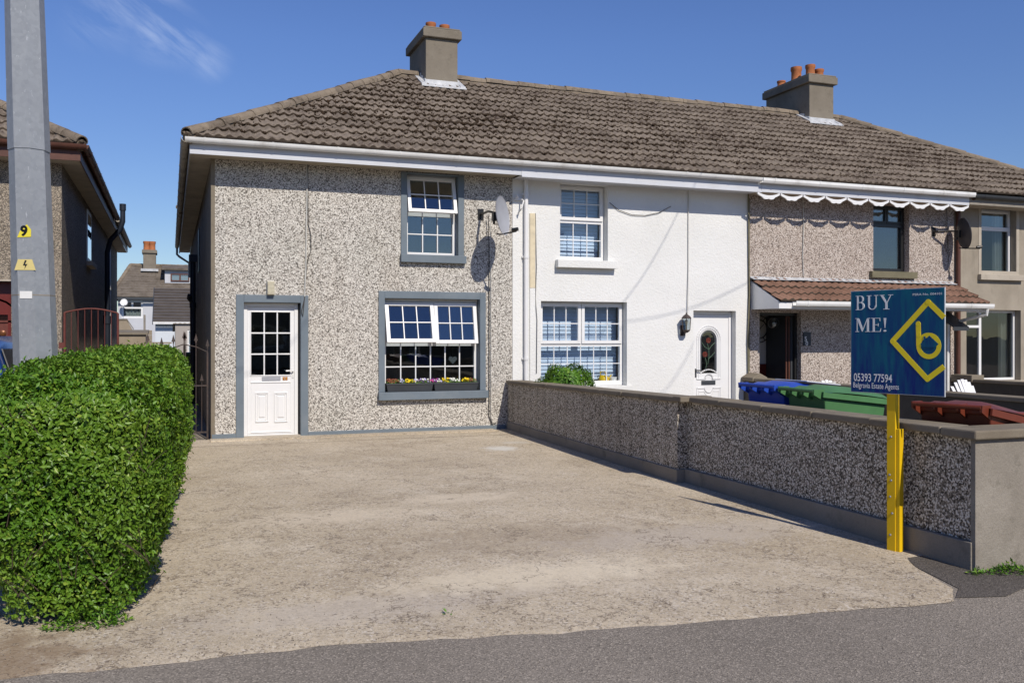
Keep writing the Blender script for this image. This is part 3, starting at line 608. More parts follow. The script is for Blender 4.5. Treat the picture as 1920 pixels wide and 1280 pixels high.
# rear return roof
m = MB(); m.add([(.2, 21, 4.41), (.2, 31, 4.41), (2.75, 28.4, 5.85), (2.75, 20, 5.85), (5.3, 21, 4.41), (5.3, 31, 4.41)], [(0,3,2,1),(4,5,2,3),(1,2,5)]); obj('rear_roof', m, M['tile_far'], h)
m = MB(); m.tube([(.2,30.8,4.31),(.2,30.8,4.12),(.27,30.8,4.05),(.56,30.8,3.86),(.56,30.8,3.4)], .035, 8); obj('downpipe', m, M['steel'], h, autos=40)
m = MB(); m.tube([(.49, 22.4, 0), (.49, 22.4, 3.3)], .06, 12); m.box(.40, .578, 22.3, 22.5, 3.25, 3.42)
for z in (.9, 2.2): m.tube([(.49,22.4,z),(.49,22.4,z+.12)], .075, 12)
m.tube([(.49,22.4,2.3),(.40,22.34,2.42),(.42,22.3,2.5)], .05, 8); obj('soil_pipe', m, M['darkpipe'], h, autos=40)
m = MB(); m.box(.56, .578, 20.2, 21.0, 2.9, 3.8); obj('side_vent', m, M['darkpipe'], h)
# ================================================================== house 51 : white
h = thing('terraced_house', (X51, YF, 0), 'white painted terraced house with arched glass in its white door', 'house', 'joined terraced houses')
dl, dr, db, dt = RC(1299.3, 1378.7, 760, 582.5, YF); db = 0
ul, ur, ub, ut = RC(1049.5, 1139, 489, 346, YF); ll, lr, lb, lt = RC(1013.7, 1174.7, 724, 565.3, YF)
obj('front_wall', holed_wall(X51, X50, 0, 4.19, YF-.015, .265, [(dl, dr, -.01, dt), (ul, ur, ub, ut), (ll, lr, lb, lt)]), M['white_dash'], h)
obj('rear_wall', MB().box(X51, X50, 21.25, 21.5, 0, 4.19), M['chimney'], h)
shell(h, X51, X50, mat='light_int')
d = obj('front_door', frame(MB(), dl+.003, dr-.003, 0.03, dt-.003, YF+.12, YF+.19, .06, .02, .06), M['upvc'], h, bevel=.004)
yd = YF+.13; x0, x1, z0, z1 = dl+.066, dr-.066, .055, dt-.068
gx0, gx1, gz0, gz1 = RC(1313, 1342.6, 699.6, 618.5, yd)
gx1 += .015; gr = (gx1-gx0)/2; gcx = (gx0+gx1)/2; gcz = gz1-gr
lm = MB(); lm.box(x0, gx0, yd, yd+.04, z0, z1).box(gx1, x1, yd, yd+.04, z0, z1).box(gx0, gx1, yd, yd+.04, gz1, z1).box(gx0, gx1, yd, yd+.04, z0, gz0)
def arc_pts(r, a0, a1, n, cx=0, cz=0): return [(cx+r*math.cos(a0+(a1-a0)*i/n), cz+r*math.sin(a0+(a1-a0)*i/n)) for i in range(n+1)]
lm.prism([(gx0, gcz), (gx0, gz1)]+[(gcx, gz1)]+arc_pts(gr, PI/2, PI, 8, gcx, gcz)[:-1], yd+.001, yd+.039)
lm.prism([(gx1, gcz)]+arc_pts(gr, 0, PI/2, 8, gcx, gcz)[1:]+[(gx1, gz1)], yd+.001, yd+.039)
leaf = obj('door_leaf', lm, M['upvc'], d)
def ribbon(pts, y, w=.012, dp=.010):
    m = MB()
    for (a, b), (c_, e) in zip(pts, pts[1:]):
        L = math.hypot(c_-a, e-b) or 1; nx, nz = -(e-b)/L*w/2, (c_-a)/L*w/2; tx, tz_ = (c_-a)/L*w*.2, (e-b)/L*w*.2
        m.hexa([(a+nx-tx,y-dp,b+nz-tz_),(c_+nx+tx,y-dp,e+nz+tz_),(c_-nx+tx,y-dp,e-nz+tz_),(a-nx-tx,y-dp,b-nz-tz_)], [(a+nx-tx,y+.002,b+nz-tz_),(c_+nx+tx,y+.002,e+nz+tz_),(c_-nx+tx,y+.002,e-nz+tz_),(a-nx-tx,y+.002,b-nz-tz_)])
    return m
mo = MB()
for gap_ in (.035, .075):
    rr = gr+gap_; mo.join(ribbon([(gcx-rr, gz0-.10), (gcx-rr, gcz)]+arc_pts(rr, PI, 0, 16, gcx, gcz)+[(gcx+rr, gz0-.10)], yd, .016))
zz = gz0-.10; w_ = gr+.075
mo.join(ribbon([(gcx-w_, zz), (gcx-.075, zz)]+arc_pts(.085, PI*.9, PI*.1, 8, gcx, zz)+[(gcx+.075, zz), (gcx+w_, zz)], yd, .02, .014))
mo.join(ribbon([(gcx-gr, gz0+.01)]+[(gcx-gr+2*gr*i/10, gz0+.01+.06*math.sin(PI*i/10)) for i in range(1, 10)]+[(gcx+gr, gz0+.01)], yd, .02, .012))
zz = FZ(1328, 727, yd); mo.join(ribbon([(gcx-w_, .25), (gcx-w_, zz), (gcx-.09, zz)]+arc_pts(.085, PI*1.1, PI*1.9, 8, gcx, zz)+[(gcx+.09, zz), (gcx+w_, zz), (gcx+w_, .25)], yd, .016, .012))
mo.join(ribbon([(gcx-w_+.04, .29), (gcx-w_+.04, zz-.06), (gcx-.1, zz-.06)]+arc_pts(.085, PI*1.1, PI*1.9, 8, gcx, zz-.06)+[(gcx+.1, zz-.06), (gcx+w_-.04, zz-.06), (gcx+w_-.04, .29)], yd, .01, .008))
obj('moulding', mo, M['upvc'], d)
obj('arched_pane', MB().box(gx0, gx1, yd+.018, yd+.026, gz0, gz1), M['glassdark'], d)
ld = MB()
for k in (.015, .03): ld.join(ribbon([(gcx-gr+k, gz0+.06), (gcx-gr+k, gcz)]+arc_pts(gr-k, PI, 0, 12, gcx, gcz)+[(gcx+gr-k, gz0+.06)], yd+.015, .004, .003))
obj('leaded_line', ld, M['steel'], d)
for (px_, py_) in ((1329, 638), (1322.5, 664)):
    cx_, cz_ = FX(px_, yd), FZ(px_, py_, yd); rm = MB()
    for rr in (.045, .028, .012): rm.join(ribbon(arc_pts(rr, 0, 2*PI, 9, cx_+.003*rr, cz_), yd+.015, .0055, .003))
    obj('glass_rose', rm, M['rose'] if 'rose' in M else M.setdefault('rose', plain('rose_red', (.30,.06,.035), .4)), d)
st_ = MB(); P_ = lambda a_, b_: (FX(a_, yd), FZ(a_, b_, yd))
for seq in ([(1327,644),(1330,655),(1330,670),(1328,682)], [(1330,655),(1322,650),(1317,642)], [(1330,655),(1335,648),(1341,642)], [(1330,672),(1336,666),(1341,660)], [(1323,670),(1326,682),(1324,690)]): st_.join(ribbon([P_(*q) for q in seq], yd+.015, .0045, .003))
obj('glass_stem', st_, M.setdefault('stemg', plain('stem_green', (.16,.26,.17), .4)), d)
p0, p1, q0, q1 = RC(1314.8, 1341, 721, 713, yd); obj('letterbox', MB().box(p0, p1, yd-.012, yd, q0, q1), M['greyfr'], d, bevel=.004)
hx, hz = FX(1304, yd), FZ(1304, 694, yd); m = MB().box(hx-.013, hx+.013, yd-.008, yd, hz-.13, hz+.03); m.tube([(hx,yd-.008,hz),(hx,yd-.045,hz),(hx+.10,yd-.05,hz-.005)], .012, 8); obj('handle', m, M['greyfr'], d, autos=40)
def blinds(par, l, r, b, t): obj('blind', slats(l, r, b, t, YW+.22, .062, .93, .25), M['blind'], par)
w1 = wn_(h, ul, ur, ub, ut, .055, fb=.075)
tz = FZ(1090, 415.5, YW); obj('transom', MB().box(ul+.058, ur-.058, YW+.004, YW+.06, tz-.035, tz+.035), M['upvc'], w1)
sash(w1, ul+.03, ur-.03, tz+.012, ut-.03, YW-.022, .055, 3, 2, 'upvc', gmat='glass51')
gm_ = MB(); bars(gm_, ul+.058, ur-.058, ub+.08, tz-.035, YW+.015, 3, 2, .014); obj('glazing_bars', gm_, M['upvc'], w1); obj('pane', MB().box(ul+.05, ur-.05, YW+.035, YW+.045, ub+.07, tz-.03), M['glass51'], w1)
blinds(w1, ul+.02, ur-.02, ub, ut)
obj('sill', MB().box(ul-.09, ur+.13, YF-.14, YF-.0155, ub-.13, ub+.0), M['white_dash'], w1, bevel=.006)
w2 = wn_(h, ll, lr, lb, lt, .055, fb=.08)
tz = FZ(1090, 645.5, YW); cxm = (ll+lr)/2; obj('transom', MB().box(ll+.058, lr-.058, YW+.004, YW+.06, tz-.035, tz+.035).box(cxm-.035, cxm+.035, YW+.003, YW+.058, tz+.036, lt-.058), M['upvc'], w2)
sash(w2, ll+.03, cxm-.008, tz+.012, lt-.03, YW-.022, .055, 3, 2, 'upvc', gmat='glass51'); sash(w2, cxm+.008, lr-.03, tz+.012, lt-.03, YW-.022, .055, 3, 2, 'upvc', gmat='glass51')
gm_ = MB(); bars(gm_, ll+.058, lr-.058, lb+.085, tz-.035, YW+.015, 6, 2, .014); obj('glazing_bars', gm_, M['upvc'], w2); obj('pane', MB().box(ll+.05, lr-.05, YW+.035, YW+.045, lb+.07, tz-.03), M['glass51'], w2)
blinds(w2, ll+.02, lr-.02, lb+.10, lt)
obj('sill', MB().box(ll-.06, lr+.10, YF-.07, YF-.0155, lb-.11, lb), M['white_dash'], w2, bevel=.006)
obj('window_board', MB().box(ll, lr, YW+.075, YW+.21, lb+.0, lb+.03), M['upvc'], w2)
roof_front(h, X51, X50, 2, 2500)
obj('gutter', gutter_x(X51+.004, X50-.06, step=.92), M['gutterw'], h, autos=40)
m = MB().box(X51+.002, X50-.002, 13.966, 13.988, 4.14, 4.38).box(X51+.002, X50-.002, 13.955, 13.9655, 4.14, 4.165); obj('fascia', m, M['fascia'], h)
obj('soffit', MB().box(X51+.002, X50-.002, 13.99, YF-.016, 4.165, 4.175), M['fascia'], h)
pxx = FX(986, YF-.06); m = MB(); m.tube([(pxx,YF-.07,4.164),(pxx,YF-.07,3.9),(pxx,YF-.07,.05)], .036, 12)
for z in (2.85, 1.15, 3.9): m.tube([(pxx,YF-.07,z),(pxx,YF-.07,z+.05)], .045, 12); m.box(pxx-.06, pxx+.06, YF-.05, YF-.016, z+.01, z+.04)
obj('downpipe', m, M['upvc'], h, autos=40)
p0, p1, q0, q1 = RC(993.5, 1003.5, 720, 400, YF-.03); zmid = FZ(998, 540, YF); obj('timber_strip', MB().box(p0, p1, YF-.04, YF-.016, zmid, q1), M['wood'], h, bevel=.003); obj('painted_strip', MB().box(p0, p1, YF-.038, YF-.016, .15, zmid-.002), M['white_dash'], h, bevel=.003)
# ================================================================== house 50
h = thing('terraced_house', (X50, YF, 0), 'pinkish pebbledash terraced house with tiled porch canopy and scalloped eaves board', 'house', 'joined terraced houses')
dl, dr, db, dt = RC(1424, 1502, 740, 586, YF)
ul, ur, ub, ut = RC(1637.4, 1705, 509.7, 384.4, YF); rl, rr_, rb_, rt_ = RC(1730, 1786, 760, 588, YF)
obj('front_wall', holed_wall(X50, X49, 0, 4.19, YF, .25, [(dl, dr, -.01, dt), (ul, ur, ub, ut), (rl, rr_-.05, -.01, rt_)]), M['dash50'], h)
obj('rear_wall', MB().box(X50, X49, 21.25, 21.5, 0, 4.19), M['chimney'], h)
shell(h, X50, X49)
obj('corner_trim', MB().box(X50+.01, X50+.03, YF-.03, YF, .9, 4.1), M['tan'], h)
m = MB().box(dl+.02, dr-.02, YF+.98, YF+1.02, .051, 2.15); ent = obj('entrance_recess', m, M['light_int'], h)
obj('panelled_dado', MB().box(dl+.02, dr-.02, YF+.95, YF+.979, .051, 1.0), M['mar'], ent)
df = obj('front_door', frame(MB(), dl+.003, dr-.003, .03, dt-.003, YF+.12, YF+.18, .05, .02, .05), M['black'], h)
m = MB().box(dr-.10, dr-.055, YF+.18, YF+.95, .06, dt-.06).box(dr-.107, dr-.10, YF+.28, YF+.85, 1.1, dt-.2).box(dr-.107, dr-.10, YF+.28, YF+.85, .2, .95); obj('open_leaf', m, M['greyfr'], df)
m = MB(); frame(m, FX(1481, YF+.2)-.10, dr-.11, .06, dt-.06, YF+.19, YF+.21, .03); obj('inner_frame', m, M['brownp'], df)
w1 = wn_(h, ul, ur, ub, ut, .04, 'black'); tz = FZ(1665, 420, YW); obj('transom', MB().box(ul+.043, ur-.043, YW+.004, YW+.06, tz-.025, tz+.025), M['black'], w1)
cxm = (ul+ur)/2; sash(w1, ul+.03, cxm-.004, tz+.01, ut-.03, YW-.012, .04, 1, 1, 'black'); sash(w1, cxm+.004, ur-.03, tz+.01, ut-.03, YW-.012, .04, 1, 1, 'black'); sash(w1, ul+.03, ur-.03, ub+.02, tz-.012, YW-.012, .055, 1, 1, 'black', name='casement')
obj('net_curtain', drape(ul+.05, ur-.05, tz, ut-.04, YW+.14, 6, .015), M['curtain'], w1)
obj('sill', MB().box(ul-.1, ur+.13, YF-.09, YF-.001, ub-.125, ub-.0), M['tan'], w1, bevel=.006)
w2 = obj('window', frame(MB(), rl+.003, rr_-.053, .05, rt_-.003, YW, YW+.06, .05), M['black'], h); obj('pane', MB().box(rl+.05, rr_-.1, YW+.03, YW+.04, .1, rt_-.05), M['glassdark'], w2); obj('curtain', drape(rl+.1, rr_-.25, .2, rt_-.06, YW+.15, 5, .03), M['curtain'], w2)
roof_front(h, X50, X49, 3, 2600)
obj('gutter', gutter_x(X50-.055, X49-.02, square=True, step=.98, r=.066), M['gutterw'], h)
obj('fascia', MB().box(X50+.002, X49-.06, 13.965, 13.985, 4.15, 4.385), M['fascia'], h)
obj('soffit', MB().box(X50+.002, X49-.002, 13.99, YF-.001, 4.165, 4.175), M['soffit'], h)
m = MB(); n = 10; xa, xb = FX(1420, 13.95), X49-.07; wd = (xb-xa)/n
for i in range(n):
    a = xa+i*wd; K = 10; up = []; lo = []
    for q in range(K+1):
        t = q/K; s = math.sin(PI*t); up.append((a+.012+(wd-.024)*t, 4.148-.055*s**.8)); lo.append((a+.012+(wd-.024)*t, 4.12-.10*s**.75-.012*math.cos(6*PI*t)))
    m.prism(lo+up[::-1], 13.955, 13.982)
obj('scalloped_board', m, M['upvc'], h)
# porch canopy
cx0, cx1, cy0 = 10.06, 14.92, 13.5; cz1 = 2.60; cz0 = 2.17; LL = math.hypot(YF-cy0, cz1-cz0); cc, ss = (YF-cy0)/LL, (cz1-cz0)/LL
V, F = tile_slope((0, cy0, cz0), (1,0,0), (0, cc, ss), (0, -ss, cc), lambda v: cx0, lambda v: cx1, LL, course=.30, roll=.16, spr=5, seed=8, amp=.024, thick=.038); 
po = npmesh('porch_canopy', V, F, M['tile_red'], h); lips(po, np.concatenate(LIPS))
obj('canopy_gutter', gutter_x(cx0+.28, cx1+.05, cy0-.02, cz0+.0, .055, True, .95), M['gutterw'], po)
obj('canopy_fascia', MB().box(cx0, cx1, cy0+.045, cy0+.065, cz0-.13, cz0-.02), M['upvc'], po)
for ga, gb in ((cx0, cx0+.03), (cx1-.03, cx1)): obj('canopy_gable', MB().prism([(cy0+.067, cz0-.13), (YF-.002, cz0-.13), (YF-.002, cz1-.03), (cy0+.067, cz0+.0)], ga, gb, 'x'), M['upvc'], po)
obj('canopy_soffit', MB().box(cx0+.031, cx1-.031, cy0+.067, YF-.002, cz0-.128, cz0-.115), M['fascia'], po)
m = MB().box(cx0-.02, cx1, YF-.03, YF-.001, cz1-.01, cz1+.05)
for q in range(12):
    fa, fb = cx0-.02+q*.406, cx0-.02+(q+1)*.406+.004; dz_ = random.uniform(0, .012); m.hexa([(fa, YF-.13, cz1-.012+dz_),(fb, YF-.13, cz1-.012+dz_),(fb,YF-.03,cz1+.02+dz_),(fa,YF-.03,cz1+.02+dz_)], [(fa, YF-.13, cz1-.004+dz_),(fb, YF-.13, cz1-.004+dz_),(fb,YF-.03,cz1+.03+dz_),(fa,YF-.03,cz1+.03+dz_)])
obj('canopy_flashing', m, M['lead'], po)
m = MB(); m.tube([(cx1-.08,cy0-.02,cz0-.08),(cx1-.08,cy0-.01,cz0-.2),(cx1-.2,cy0+.5,cz0-.32),(cx1-.2,YF-.07,cz0-.38),(cx1-.2,YF-.07,0)], .034, 10); obj('canopy_downpipe', m, M['gutterw'], po, autos=40)
m = MB(); p0, p1, q0, q1 = RC(1506.6, 1520, 648, 623, YF-.02); m.box(p0, p1, YF-.03, YF-.001, q0, q1); npn = obj('number_plaque', m, M['greyfr'], h, bevel=.003)
t = text_mb('5', .12, .004, 'LEFT', .002); t.v = [(x+p0+.012, y+YF-.033, z+q0+.09) for x, y, z in t.v]; obj('digit', t, M['upvc'], npn)
t = text_mb('0', .12, .004, 'LEFT', .002); t.v = [(x+p0+.035, y+YF-.033, z+q0+.005) for x, y, z in t.v]; obj('digit', t, M['upvc'], npn)
ax0, ax1 = FX(1768, 14.1), FX(1797, 14.1); az1, az0 = FZ(1785, 580, 14.1), FZ(1785, 614, 13.95)
m = MB(); m.hexa([(ax0,YF-.55,az0),(ax1,YF-.55,az0),(ax1,YF-.002,az1-.02),(ax0,YF-.002,az1-.02)], [(ax0,YF-.55,az0+.02),(ax1,YF-.55,az0+.02),(ax1,YF-.002,az1),(ax0,YF-.002,az1)]); m.box(ax0, ax1, YF-.56, YF-.551, az0-.06, az0+.02); obj('awning', m, M['greyfr'], h)
m = MB(); bx_ = FX(1796, YF-.05); m.tube([(bx_,YF-.06,0),(bx_,YF-.06,4.15),(bx_,13.95,4.3)], .045, 10); obj('downpipe', m, M['brownp'], h, autos=40)
# ================================================================== house 49
h = thing('terraced_house', (X49, YF, 0), 'plain brown-grey rendered terraced house at the right edge with stone sills', 'house', 'joined terraced houses')
ul, ur, ub, ut = RC(1840, 1905, 515, 392, YF); ll, lr, lb, lt = RC(1812, 1914, 713.5, 581, YF)
obj('front_wall', holed_wall(X49, XEND, 0, 4.19, YF, .25, [(ul, ur, ub, ut), (ll, lr, lb, lt)]), M['render49'], h)
obj('side_wall', MB().box(XEND-.25, XEND, YF+.25, 21.5, 0, 4.19), M['render49'], h); obj('rear_wall', MB().box(X49, XEND-.25, 21.25, 21.5, 0, 4.19), M['render49'], h)
shell(h, X49, XEND-.25)
w1 = wn_(h, ul, ur, ub, ut, .05); tz = FZ(1866, 431, YW); obj('transom', MB().box(ul+.053, ur-.053, YW+.004, YW+.06, tz-.025, tz+.025), M['upvc'], w1)
sash(w1, ul+.03, ur-.03, tz+.01, ut-.03, YW-.012, .045, 1, 1, 'upvc'); obj('pane', MB().box(ul+.05, ur-.05, YW+.03, YW+.04, ub+.05, tz-.02), M['glassdark'], w1)
obj('curtain', drape(ur-.32, ur-.03, ub, ut, YW+.16, 4, .03), M['curtain'], w1)
obj('sill', MB().box(ul-.1, ur+.15, YF-.09, YF-.001, ub-.12, ub), M['stonesill'], w1, bevel=.008)
m = MB(); frame(m, ul-.08, ur+.08, ub, ut+.07, YF-.008, YF+.001, .075); obj('window_band', m, M['stonesill'], w1)
w2 = wn_(h, ll, lr, lb, lt, .05); mx_ = FX(1838, YW); obj('mullion', MB().box(mx_-.03, mx_+.03, YW+.003, YW+.058, lb+.053, lt-.053).box(ll+.053, mx_-.031, YW+.004, YW+.056, FZ(1825,612,YW)-.025, FZ(1825,612,YW)+.025), M['upvc'], w2)
obj('pane', MB().box(ll+.05, mx_-.02, YW+.03, YW+.04, lb+.05, lt-.05), M['glassdark'], w2); obj('pane', MB().box(mx_+.02, lr-.05, YW+.03, YW+.04, lb+.05, lt-.05), M['glassdark'], w2)
obj('curtain', drape(FX(1872, YW+.2), FX(1900, YW+.2), lb, lt, YW+.2, 5, .035), M['curtain'], w2); obj('curtain', drape(ll+.0, ll+.16, lb, lt, YW+.2, 3, .03), M['curtain'], w2)
obj('sill', MB().box(ll-.05, lr+.12, YF-.09, YF-.001, lb-.12, lb), M['stonesill'], w2, bevel=.008)
roof_front(h, X49, HXR, 4, 1800)
obj('gutter', gutter_x(X49-.015, HXR-.05, zt=4.36, step=.9), M['greyfr'], h, autos=40)
obj('fascia', MB().box(X49-.058, HXR-.06, 13.965, 13.985, 4.17, 4.37), M['conc_plinth'], h); obj('soffit', MB().box(X49+.002, HXR-.07, 13.99, YF-.001, 4.175, 4.185), M['soffit'], h)
# ------------------------------------------------------------------ chimneys (parts of the house they rise from)
def pot(m, x, y, z, r=.105, hh=.26, dark=False): m.lathe([(r*.98,z),(r,z+hh*.12),(r*.94,z+hh*.2),(r*.93,z+hh*.7),(r*1.06,z+hh*.78),(r*1.06,z+hh),(r*.8,z+hh),(r*.78,z+hh*.5)], (x,y,0), 16)
def chimney(parent, x0, x1, y0, y1, ztop, pots, flash=True):
    zb = EZ+.577*(y0-EY)-.15
    c_ = obj('chimney', MB().box(x0, x1, y0, y1, zb, ztop-.2), M['chimney'], parent, bevel=.01)
    obj('chimney_cap', MB().box(x0-.07, x1+.07, y0-.07, y1+.07, ztop-.2, ztop-.03).box(x0-.045, x1+.045, y0-.045, y1+.045, ztop-.03, ztop+.012), M['chimney'], parent, bevel=.015)
    for (x, y, r, hh) in pots:
        p = MB(); pot(p, x, y, ztop, r, hh); obj('chimney_pot', p, M['terra'], parent, autos=40)
    zf = EZ+.577*(y0-EY); m = MB().box(x0-.02, x1+.02, y0-.02, y0-.001, zf-.02, zf+.11)
    m.hexa([(x0-.13,y0-.19,zf-.105+.03),(x1+.13,y0-.19,zf-.105+.03),(x1+.1,y0-.021,zf-.01+.03),(x0-.1,y0-.021,zf-.01+.03)], [(x0-.13,y0-.19,zf-.08+.03),(x1+.13,y0-.19,zf-.08+.03),(x1+.1,y0-.021,zf+.015+.03),(x0-.1,y0-.021,zf+.015+.03)])
    for xx, sg in ((x0, -1), (x1, 1)):
        yk = y0
        while yk < min(y1, RY)-.12:
            z = EZ+.577*(yk-EY); m.hexa([(xx+sg*.001,yk,z-.02),(xx+sg*.02,yk,z-.02),(xx+sg*.02,yk+.16,z+.06),(xx+sg*.001,yk+.16,z+.06)], [(xx+sg*.001,yk,z+.13),(xx+sg*.02,yk,z+.13),(xx+sg*.02,yk+.16,z+.17),(xx+sg*.001,yk+.16,z+.17)]); yk += .17
        a, b = (xx-.12, xx-.021) if sg < 0 else (xx+.021, xx+.12)
        m.hexa([(a,y0-.15,zf-.06+.03),(b,y0-.15,zf-.06+.03),(b,RY-.1,RZ-.06+.03),(a,RY-.1,RZ-.06+.03)], [(a,y0-.15,zf-.04+.03),(b,y0-.15,zf-.04+.03),(b,RY-.1,RZ-.03+.03),(a,RY-.1,RZ-.03+.03)])
    obj('flashing', m, M['lead'], parent, bevel=.003)
r51 = [o for o in bpy.data.objects if o.name.startswith('roof')]
chimney(r51[0], 4.69, 5.34, 17.45, 18.75, 7.60, [(4.90, 17.85, .10, .22), (5.20, 17.9, .10, .22)])
chimney(r51[2], 13.84, 14.52, 17.5, 19.15, 7.60, [(13.97, 18.72, .10, .16), (13.98, 18.16, .125, .34), (14.06, 17.75, .11, .29), (14.33, 17.78, .11, .22)])
# ================================================================== walls of the front gardens
def sloped(m, x0, x1, y0, y1, za0, za1, zb0, zb1, sk=0):   # a at y0, b at y1; sk leans the length towards the house boundary
    a_, b_ = sk*(y0-8.46), sk*(y1-8.46)
    return m.hexa([(x0+a_,y0,za0),(x1+a_,y0,za0),(x1+b_,y1,zb0),(x0+b_,y1,zb0)], [(x0+a_,y0,za1),(x1+a_,y0,za1),(x1+b_,y1,zb1),(x0+b_,y1,zb1)])
t = thing('boundary_wall', (5.1, 9, 0), 'long low pebble-faced wall with concrete coping between the driveway and the white house', 'wall')
m = MB(); sloped(m, 5.005, 5.24, 8.46, 14.378, .15, .855, .13, .76, .045); obj('pebble_facing', m, M['dashwall'], t)
m = MB(); sloped(m, 5.12, 5.30, 4.76, 8.458, .155, .862, .155, .857); obj('pebble_facing', m, M['dashwall'], t)
m = MB(); sloped(m, 4.982, 5.26, 8.44, 14.378, G(8.4)-.1, .149, -.1, .129, .045); sloped(m, 5.078, 5.315, 4.745, 8.438, -.15, .154, -.1, .154); obj('plinth', m, M['conc_plinth'], t, bevel=.006)
m = MB(); n = 9
for i in range(n):
    a, b = i/n, (i+1)/n; ya, yb = 8.47+a*5.90, 8.47+b*5.90-.006; za, zb = .856-.095*a, .856-.095*b; j = random.uniform(-.006, .006); sloped(m, 4.96+j, 5.27+j, ya, yb, za, za+.055, zb, zb+.055, .045)
for i in range(5):
    ya = 4.99+i*.692; j = random.uniform(-.005, .005); sloped(m, 5.055+j, 5.335+j, ya, ya+.686, .863, .918, .860, .915)
m.box(4.945, 5.33, 8.30, 8.464, .864, .922); obj('coping', m, M['conc_cap'], t, bevel=.010)
t = thing('front_wall', (8, 4.86, 0), 'plain rendered low street wall running off to the right from the sign corner', 'wall')
obj('render', MB().box(5.09, 16, 4.72, 4.758, -.15, .852).box(5.318, 16, 4.7585, 4.98, -.15, .851), M['conc_end'], t)
m = MB(); m.box(5.05, 5.9, 4.68, 4.985, .853, .917)
for i in range(10): m.box(5.905+i, 6.9+i, 4.685, 5.02, .853, .916)
obj('coping', m, M['conc_cap'], t, bevel=.012)
t = thing('dividing_wall', (10.0, 10, 0), 'dark rendered low wall between the white house garden and the porch house garden', 'wall')
m = MB(); m.box(9.90, 10.10, 5.02, 14.38, -.1, .73); obj('render', m, M['conc_dark'], t); m = MB().box(9.86, 10.14, 5.03, 14.0, .731, .79); m.prism([(9.84, .731), (10.16, .731), (10.16, .80), (10.0, .88), (9.84, .80)], 14.01, 14.37); obj('coping', m, M['conc_cap'], t, bevel=.01)
t = thing('dividing_wall', (14.96, 10, 0), 'farthest low garden wall, right of the brown downpipe below the last house', 'wall')
m = MB(); m.box(14.86, 15.06, 5.02, 14.34, -.1, .64); obj('render', m, M['conc_dark'], t); m = MB().box(14.82, 15.10, 5.03, 13.8, .641, .70).box(14.80,15.12,13.81,14.33,.641,.78); obj('coping', m, M['conc_cap'], t, bevel=.01)
# ================================================================== estate agent's sign
BW, BH = .75, .765; BA = math.atan2(-.75, .19)
t = thing('for_sale_sign', (4.87, 5.67, G(5.6)), 'blue and yellow estate agent board on a yellow wooden post by the wall end', 'sign', rz=BA, local=True)
ZB = 1.155
m = MB(); m.box(.292, .362, .012, .062, -.06, ZB+.60); obj('post', m, M['yellow'], t, bevel=.003)
m = MB(); m.box(.363, .393, .018, .068, -.06, .90); obj('stake', m, M['yellow'], t, bevel=.003)
m = MB()
for z in (.28, .40, .52, .56, .84, .12): m.lathe([(.009, .012), (.009, .008), (.006, .004)], (.327+.012*math.sin(z*30), 0, z), 10, 'y')
obj('bolt', m, M['steel'], t)
m = MB(); m.box(0, BW, -.004, .006, ZB, ZB+BH); bo = obj('board', m, M['signedge'], t)
obj('board_face', MB().box(.004, BW-.004, -.0060, -.0042, ZB+.004, ZB+BH-.004), M['signblue'], bo)
YS = -.0065
def bpos(px, py):
    f = (px-1596)/177; s = f*7.23/(6.6*(1-f)+f*7.23); top = 540-10*f; bot = 727+8*f
    return s*BW, ZB+BH*(bot-py)/(bot-top)
class SL:   # serif letters drawn from strokes
    def __init__(s, x, z, hh, wd): s.x, s.z, s.h, s.w = x, z, hh, wd; s.m = MB(); s.k = 0
    def P(s, pts):
        s.k += 1; d_ = YS-.0006-.00012*s.k; s.m.prism([(s.x+p*s.w, s.z+q*s.h) for p, q in pts], d_, YS+.001); return s
    def bx(s, a, b, c_, d): return s.P([(a,c_),(b,c_),(b,d),(a,d)])
    def bowl(s, cx, cz, ro, rzo, ri, rzi, a0, a1):
        o = [(cx+ro*math.cos(a0+(a1-a0)*i/12), cz+rzo*math.sin(a0+(a1-a0)*i/12)) for i in range(13)]; n_ = [(cx+ri*math.cos(a0+(a1-a0)*i/12), cz+rzi*math.sin(a0+(a1-a0)*i/12)) for i in range(13)]
        for i in range(12): s.P([o[i], o[i+1], n_[i+1], n_[i]])
        return s
